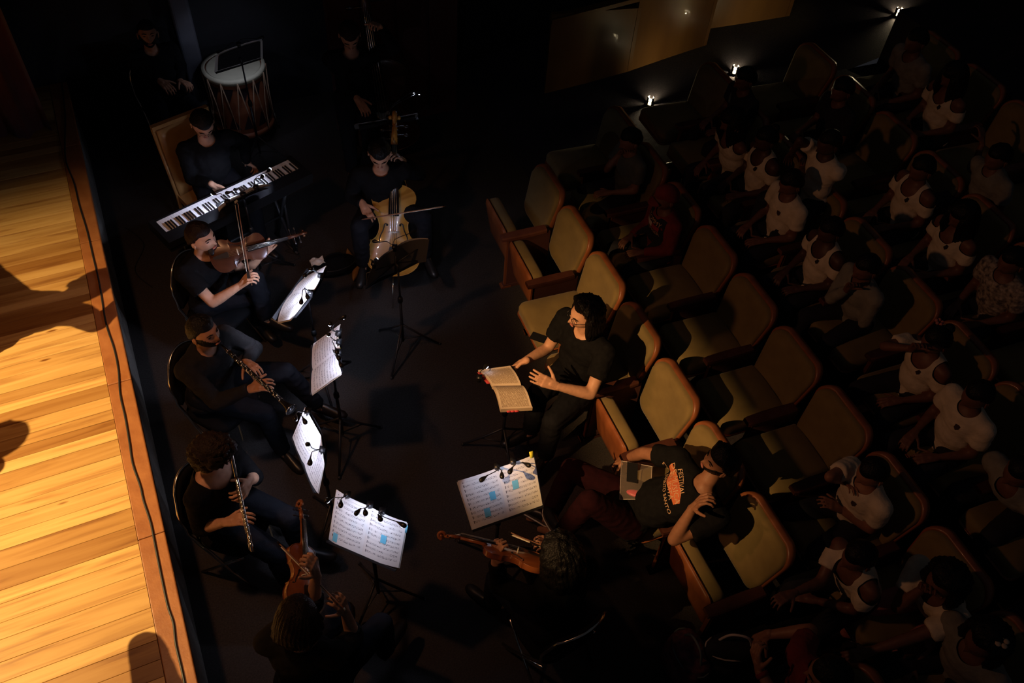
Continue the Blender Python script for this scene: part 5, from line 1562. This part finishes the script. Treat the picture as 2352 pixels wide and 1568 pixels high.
# print on his shirt: orange figure and festival lettering
vs, fs = rect_mesh(.25, .085, 14, 5); vs = [(x, y*(1-.5*abs(x/.125)**2)+.012*math.sin(x*22)) for x, y in vs]
decal('sprawler', 'shirt_print', vs, fs, M['orange_print'], (.0, .03))
for i, (tx, sz) in enumerate((('FESTIVAL', .042), ('DE MÚSICA', .05), ('ERUDITA', .046), ('DO ESPÍRITO SANTO', .034))):
    vs, fs = text_mesh(tx, sz)
    decal('sprawler', 'shirt_lettering', vs, fs, M['print_text'], (0, .085-.04*i), lift=.006)
# clear pouch with a phone on his lap
def pouch():
    a, b_, c, d = P(1428, 1062, .66), P(1498, 1075, .70), P(1494, 1150, .70), P(1424, 1150, .66)
    root = thing('clear_pouch', 'clear plastic pouch with a phone and a red item on the bearded man\'s lap', 'pouch', (a+b_+c+d)/4)
    n = norm(np.cross(b_-a, d-a)); n = n if n[2] > 0 else -n
    f = lambda u, v: (a*(1-u)+b_*u)*(1-v)+(d*(1-u)+c*u)*v
    MB().grid(lambda u, v: f(u, v)+n*(.03*math.sin(math.pi*u)*math.sin(math.pi*v)+.02), 8, 8).build('pouch_film', M['clear_plastic'], root)
    b = MB(); b.tube([f(0, 0)+n*.02, f(1, 0)+n*.02, f(1, 1)+n*.02, f(0, 1)+n*.02, f(0, 0)+n*.02], .0025, 6); b.build('seam', M['print_white'], root)
    o = MB().box(f(.38, .35)+n*.055, norm(b_-a)*.035, norm(d-a)*.072, n*.004).build('phone', M['black_plastic'], root, smooth=False)
    MB().ellipsoid(f(.5, .84)+n*.02, norm(b_-a)*.06, norm(d-a)*.026, n*.012).build('red_item', M['pink_item'], root)
pouch()
# phone and ring on the empty folded-down seat
so = seat_base(0, 2)
o = MB().box(P(1240, 776, .475), norm(P(1262, 783, .475)-P(1218, 768, .475))*.072, norm(P(1232, 786, .475)-P(1245, 765, .475))*.036, Z*.004).build('phone', M['black_plastic'], smooth=False)
tag(o, 'black phone lying on the folded-down front-row seat', 'phone')
b = MB(); c = P(1237, 751, .472); b.tube([c+np.array([math.cos(a), math.sin(a), 0])*.027 for a in [i*math.pi/10 for i in range(21)]], .002, 6, caps=False)
o = b.build('hair_band', M['black_cable']); tag(o, 'thin dark hair band ring on the folded-down front-row seat', 'hair band')
# man with clasped hands, bottom right, with bags
for i in (8, 9):
    o = place_seat(0, i, False, ['tan theatre seat under the man with clasped hands', 'tan theatre seat beyond the man with clasped hands'][i-8]); add_standard(o, -1)
F = flat(STG+UROW*.1); h = P(1905, 1548, 1.2); nk = h-Z*.18-F*.04; pl = nk*np.array([1, 1, 0])+Z*.56-F*.08
person('clasper', 'man with clasped hands, red collar and red wristband at the bottom right', pel=pl, neck=nk, head=h, look=P(1700, 1530, 1.1), face=F,
       R=dict(e=(1862, 1447, 0, -1), w=(1762, 1458, 0, -1), t=(1722, 1482, 0, -1)), L=dict(e=(1738, 1640, 0, -1), w=(1734, 1520, 0, 1), t=(1730, 1478, 0, 1)),
       handR=dict(curl=.8, n=Z), handL=dict(curl=.9, n=STG, thumb=Z), skin='skin_tan', shirt='red_cloth', sleeve='short', hair='short', hcol='hair_black', beard='hair_black')
wj = PEOPLE['clasper']['J']['L']; b = MB(); d = norm(wj[2]-wj[1]); b.lathe([(-.012, .031), (-.012, .035), (.012, .035), (.012, .031)], wj[2]-d*.03, d, 18, cap=False)
b.build('wristband', M['red_cloth'], PEOPLE['clasper']['root'])
def bag(label, c, X, Y, h, m, trim):
    root = thing('bag', label, 'bag', c)
    X = norm(X); Y = norm(Y); b = MB(); rings = []
    for t, k in ((0, .92), (.05, 1.0), (.5, 1.04), (.85, .95), (.97, .8), (1.0, .55)):
        rings.append(b.addv([np.asarray(c)+Z*h*t+(X*.16*math.copysign(abs(math.cos(a))**.6, math.cos(a))+Y*.10*math.copysign(abs(math.sin(a))**.6, math.sin(a)))*k for a in [2*math.pi*i/24 for i in range(24)]]))
    for q in range(5):
        for j in range(24): b.face((rings[q]+j, rings[q]+(j+1) % 24, rings[q+1]+(j+1) % 24, rings[q+1]+j))
    b.face([rings[0]+j for j in range(24)]); b.face([rings[-1]+j for j in range(24)])
    b.build('body', M[m], root)
    b = MB(); b.tube(smooth_path([np.asarray(c)+X*.1+Z*h*.95, np.asarray(c)+X*.05+Z*(h+.09), np.asarray(c)-X*.05+Z*(h+.09), np.asarray(c)-X*.1+Z*h*.95], 5), .008, 6); b.build('handle', M[trim], root)
    b = MB(); b.tube([np.asarray(c)+Z*h*.86+(X*.157*math.cos(a)+Y*.1*math.sin(a))*1.0 for a in [2*math.pi*i/20 for i in range(21)]], .005, 6, caps=False); b.build('zip', M[trim], root)
    b = MB(); b.box(np.asarray(c)-Y*.105+Z*h*.4, X*.1, Y*.012, Z*h*.25); b.build('pocket', M[m], root)
c = P(1575, 1520, .15); bag('patterned maroon bag with grey trim on the floor at the bottom', np.array([c[0], c[1], 0]), UROW, VROW, .36, 'bag_pattern', 'bag_trim')
c = P(1690, 1475, .5); bag('dark striped bag between the patterned bag and the clasped hands', np.array([c[0], c[1], .0]), UROW*.6+VROW, VROW-UROW*.6, .5, 'navy', 'print_white')

# ------------------------------------------------------------------ audience
CREST = [(-.5, .6), (0, .75), (.5, .6), (.45, -.2), (0, -.75), (-.45, -.2)]
def kid(key, label, headpx, row, skin='skin_brown', shirt='white_shirt', sleeve='short', tank=False, hair='short', k=.8, dz=0.0, lean=.02, look=None, emblem=True, lookside=0.0, L=None, R=None, hcol='hair_black', down=.35, trousers='navy', sk=None, fwd=.42):
    fz = ROW_F[row]; h = P(*headpx, fz+1.05+dz); F = norm(STG+UROW*lookside)
    nk = h-Z*.15*k-F*.035; pl = nk-F*lean; pl = np.array([pl[0], pl[1], max(fz+.50, nk[2]-.47*k-.02)])
    person(key, label, k=k, pel=pl, neck=nk, head=h, look=h+F*1.0-Z*down, face=F, L=L, R=R, skin=skin, shirt=shirt, sleeve=sleeve, tank=tank, hair=hair, hcol=hcol, detail=0, trousers=trousers, foot_z=fz, neckr=.075)
    if emblem:
        s = .034; vs = [(x*s, y*s) for x, y in CREST]; decal(key, 'emblem', vs, [tuple(range(6))], M['emblem'], (.055*k, .02))
def hand_to_face(headpx, fz, off=(-18, 18)):
    return dict()
kid('kid_a', 'child in grey-green top resting a hand at the mouth, far end of the second row', (1449, 322), 1, 'skin_tan', 'green_grey_shirt', 'short', False, 'short', .86, emblem=False, R=dict(e=(1392, 392, 0, -1), w=(1424, 352, 0, 1), t=(1437, 340, 0, 1)))
kid('kid_b', 'child in red cap and dark top with a brand print, second row', (1530, 455), 1, 'skin_brown', 'red_cloth', 'long', False, 'cap', .86, hcol='red_cloth', emblem=False, trousers='navy')
vs, fs = rect_mesh(.24, .26, 8, 8); decal('kid_b', 'shirt_front', vs, fs, M['navy'], (0, -.02), lift=.003)
vs, fs = text_mesh('TOMMY', .052); decal('kid_b', 'shirt_lettering', vs, fs, M['print_text'], (0, .052), lift=.006)
vs, fs = rect_mesh(.085, .042); decal('kid_b', 'shirt_print_white', vs, fs, M['print_white'], (-.045, .008), lift=.006)
vs, fs = rect_mesh(.085, .042); decal('kid_b', 'shirt_print_red', vs, fs, M['print_red'], (.042, .008), lift=.006)
vs, fs = text_mesh('HILFIGER', .046); decal('kid_b', 'shirt_lettering', vs, fs, M['print_text'], (0, -.038), lift=.006)
kid('kid_c', 'girl with long braids leaning forward, third row', (1682, 278), 2, 'skin_brown', 'white_shirt', 'short', True, 'long', .84, emblem=False, lean=.14, L=dict(e=(1672, 330, 0, -1), w=(1690, 300, 0, 1), t=(1693, 290, 0, 1)))
kid('kid_d', 'child in white sleeveless school top with a crest, pale headband, third row', (1760, 320), 2, 'skin_dark', 'white_shirt', 'short', True, 'bun', .86, lean=.05)
kid('kid_e', 'child in white school T-shirt with a crest, looking down, third row', (1818, 420), 2, 'skin_brown', 'white_shirt', 'short', False, 'short', .88, lean=.04, down=.5)
kid('kid_f', 'child in white T-shirt turned away with arms spread, behind the third row', (1905, 328), 2, 'skin_dark', 'white_shirt', 'short', False, 'crop', .86, dz=.24, emblem=False, R=dict(e=(1838, 322, 0, 1), w=(1820, 350, 0, -1)), L=dict(e=(1930, 388, 0, -1)))
kid('kid_g', 'child in white sleeveless school top in the middle of the third row', (1908, 530), 2, 'skin_dark', 'white_shirt', 'short', True, 'short', .86, lean=.05)
kid('kid_h', 'child in pale top with hands raised to the face, third row', (1990, 615), 2, 'skin_brown', 'grey_shirt', 'long', False, 'short', .86, emblem=False, lean=.12, R=dict(e=(1895, 705, 0, -1), w=(1945, 665, 0, 1), t=(1962, 645, 0, 1)), L=dict(e=(1985, 740, 0, -1), w=(1990, 670, 0, 1), t=(1975, 645, 0, 1)))
kid('kid_i', 'girl with a pink hair clip and white school top, third row', (2150, 782), 2, 'skin_brown', 'white_shirt', 'short', True, 'bun', .86, lean=.06, R=dict(e=(2030, 795, 0, 1), w=(2095, 800, 0, 1), t=(2115, 785, 0, 1)))
p = PEOPLE['kid_i']; b = MB(); c = p['hp'](.06, -.05, .10)
for q in range(5): b.sphere(c+np.array([math.cos(q*1.256)*.02, math.sin(q*1.256)*.02, .004]), .012, 8, 5)
b.build('hair_clip', M['pink_top'], p['root'])
kid('kid_j', 'child in white school T-shirt with a crest at the right end of the third row', (2245, 908), 2, 'skin_brown', 'white_shirt', 'short', False, 'short', .88, lean=.05)
kid('kid_k', 'child in white school T-shirt with a crest and hand at mouth, second row', (2003, 1085), 1, 'skin_tan', 'white_shirt', 'short', False, 'short', .9, lean=.06, R=dict(e=(1905, 1095, 0, 1), w=(1940, 1105, 0, -1), t=(1965, 1118, 0, 1)), L=dict(e=(2000, 1215, 0, -1), w=(1930, 1170, 0, 1), t=(1895, 1150, 0, 1)))
kid('kid_l', 'child in white sleeveless top leaning forward over the seat, second row', (1972, 1278), 1, 'skin_brown', 'white_shirt', 'short', True, 'short', .88, lean=.2, emblem=False, R=dict(e=(1880, 1345, 0, -1), w=(1822, 1362, 0, 1)), L=dict(e=(1960, 1400, 0, -1), w=(1860, 1375, 0, 1)))
kid('kid_m', 'person in white top leaning forward with a hand at the chin, lower right', (2170, 1335), 1, 'skin_brown', 'white_shirt', 'short', False, 'shoulder', .96, emblem=False, lean=.25, R=dict(e=(2060, 1395, 0, -1), w=(2120, 1350, 0, 1), t=(2135, 1340, 0, 1)), L=dict(e=(2080, 1470, 0, -1), w=(1980, 1500, 0, 1)), trousers='pink_top')
kid('kid_n', 'person in loose grey shirt with a flower in dark hair, bottom right corner', (2262, 1470), 1, 'skin_brown', 'grey_shirt', 'short', False, 'shoulder', .98, emblem=False, lean=.16, dz=.03)
p = PEOPLE['kid_n']; b = MB(); c = p['hp'](-.05, -.02, .135)
for q in range(5): b.ellipsoid(c+np.array([math.cos(q*1.256)*.026, math.sin(q*1.256)*.026, .0]), (.016, 0, 0), (0, .016, 0), (0, 0, .007), 8, 5)
b.build('hair_flower', M['paper_tan'], p['root'])
kid('kid_o', 'child in white sleeveless school top with a crest, fourth row', (2118, 388), 3, 'skin_brown', 'white_shirt', 'short', True, 'short', .86, lean=.05)
kid('kid_p', 'child in white sleeveless school top right of the crest-topped child, fourth row', (2212, 495), 3, 'skin_brown', 'white_shirt', 'short', True, 'long', .86, lean=.05)
kid('kid_q', 'child in patterned top at the right edge of the fourth row', (2325, 600), 3, 'skin_brown', 'patterned_cloth', 'short', False, 'short', .88, lean=.12, emblem=False)
kid('kid_r', 'child with raised forearm in the fifth row at the right', (2292, 362), 4, 'skin_brown', 'grey_shirt', 'short', False, 'short', .86, lean=.1, emblem=False, dz=-.1, R=dict(e=(2235, 390, 0, -1), w=(2262, 310, 0, 1), t=(2255, 285, 0, 1)))
kid('kid_s', 'child in white school top, fifth row near the upper right', (2190, 175), 4, 'skin_brown', 'white_shirt', 'short', True, 'long', .86, lean=.06)
kid('kid_t', 'child in grey shirt at the far end of the fifth row', (2105, 95), 4, 'skin_brown', 'grey_shirt', 'short', False, 'short', .9, lean=.12, emblem=False)
kid('kid_u', 'person in grey shirt bent forward at the right edge, third row', (2345, 1085), 2, 'skin_brown', 'grey_shirt', 'short', False, 'short', 1.0, lean=.3, emblem=False, dz=-.12)
kid('kid_v', 'child hardly visible below the middle aisle lamp, third row', (1712, 182), 2, 'skin_brown', 'navy', 'short', False, 'short', .84, emblem=False, dz=.05)
kid('kid_x', 'child hardly visible in the dark, far part of the fourth row', (1935, 207), 3, 'skin_brown', 'navy', 'short', False, 'short', .86, emblem=False)
# ------------------------------------------------------------------ performers on the stage, just outside the frame (their shadows fall into it)
def performer(key, tpx, hz, label, arms, k=1.0, face=None):
    if len(tpx) == 2: T = P(*tpx, STAGE_Z); s = (KEY_L[2]-STAGE_Z-hz)/(KEY_L[2]-STAGE_Z); q = KEY_L+s*(T-KEY_L)
    else: q = UV(tpx[0], tpx[1], STAGE_Z+hz)
    F = flat(V*.5-U*.6) if face is None else face; S = np.cross(F, Z)
    h = q; nk = h-Z*.18*k-F*.03; pl = nk-Z*.5*k
    aL, aR = arms; g = lambda v: norm(F*v[0]+S*v[1]+Z*v[2])
    sp = lambda sg, a: (lambda s0: dict(e=s0+g(a[0])*.285*k, w=s0+g(a[0])*.285*k+g(a[1])*.25*k))(nk-Z*.055*k+S*sg*.178*k)
    person(key, label, k=k, pel=pl, neck=nk, head=h, look=h+F, face=F, standing=True, foot_z=STAGE_Z, L=sp(-1, aL), R=sp(1, aR), skin='skin_tan', shirt='red_cloth', sleeve='long', hair='short', hcol='hair_black', detail=0, trousers='navy')
performer('stage_a', (205, 655), 1.62, 'performer with outstretched arm on the stage beyond the left edge, far one', (((.2, -.9, .25), (.3, -.9, .3)), ((.3, .8, -.6), (.7, .2, -.2))))
performer('stage_b', (-12, 1012), 1.6, 'performer on the stage beyond the left edge, middle one', (((.2, -.3, -.9), (.8, .1, -.3)), ((.2, .3, -.9), (.8, -.1, -.3))))
performer('stage_c', (-2.32, -1.9, 0), 1.6, 'performer on the stage beyond the left edge, nearest one', (((.1, -.95, -.3), (.1, .95, -.25)), ((.2, .3, -.9), (.4, -.1, -.8))), face=V)

# ------------------------------------------------------------------ things lying on the pit floor
b = MB(); c = P(729, 601, .16)
X = norm(P(745, 598, .16)-P(712, 606, .16)); Y = norm(np.cross(Z, X))
b.grid(lambda a, t: c+X*(a-.5)*.12+Y*(t-.5)*.10+Z*(.012*math.sin(a*9+t*5)+.01*math.cos(t*11)), 10, 8)
o = b.build('crumpled_paper', M['paper']); tag(o, 'crumpled white paper on the dark bag near the cellist', 'paper')
md = o.modifiers.new('s', 'SOLIDIFY'); md.thickness = .003
c = P(772, 622, .0)
root = thing('instrument_bag', 'black soft bag on the floor between violist\'s stand and cellist', 'bag', c)
b = MB(); b.ellipsoid(c+Z*.07, X*.2, Y*.11, Z*.075, 20, 12); me_ = b.build('body', M['black_cloth'], root)
b = MB(); b.tube(smooth_path([c+X*.1+Z*.13, c+X*.05+Z*.2, c-X*.05+Z*.2, c-X*.1+Z*.13], 5), .008, 6); b.build('handle', M['black_cloth'], root)
b = MB(); b.tube([c+X*.18*math.cos(a)+Y*.1*math.sin(a)+Z*.1 for a in [i*math.pi/10 for i in range(21)]], .004, 6, caps=False); b.build('zip', M['iron'], root)
# tan cloth with two pointed ends
root = thing('tan_scarf', 'tan pointed cloth lying on the floor beside the cellist\'s foot', 'cloth', P(815, 612, 0))
def leaf(p0, p1, p2, w):
    pts = smooth_path([p0, p1, p2], 8); n_ = len(pts); b = MB(); rows = []
    for i, p in enumerate(pts):
        t = i/(n_-1); d = norm(pts[min(i+1, n_-1)]-pts[max(i-1, 0)]); s = np.cross(Z, d); ww = w*math.sin(math.pi*min(.999, .04+t*.95))**.8
        rows.append(b.addv([p+s*ww*q+Z*(.012+.012*math.cos(q*2.5)) for q in (-1, -.5, 0, .5, 1)]))
    for i in range(n_-1):
        for j in range(4): b.face((rows[i]+j, rows[i]+j+1, rows[i+1]+j+1, rows[i+1]+j))
    o = b.build('fold', M['tan_cloth'], root); md = o.modifiers.new('s', 'SOLIDIFY'); md.thickness = .004
leaf(P(798, 574, 0.02), P(808, 594, .02), P(833, 612, .02), .032); leaf(P(826, 604, .02), P(818, 622, .02), P(812, 646, .02), .032)
# loose cables around the viola and the cello stand
for lb, pts_ in (('thin dark cable on the floor under the viola neck', [(600, 600), (640, 606), (690, 590), (655, 575), (700, 565)]), ('thin dark cable on the floor behind the violist\'s chair', [(285, 520), (330, 560), (310, 620), (350, 660)])):
    o = MB().tube(smooth_path([P(x, y, .006) for x, y in pts_], 8), .004, 6).build('floor_cable', M['black_cable']); tag(o, lb, 'cable')
bpy.data.scenes.remove(WORK)
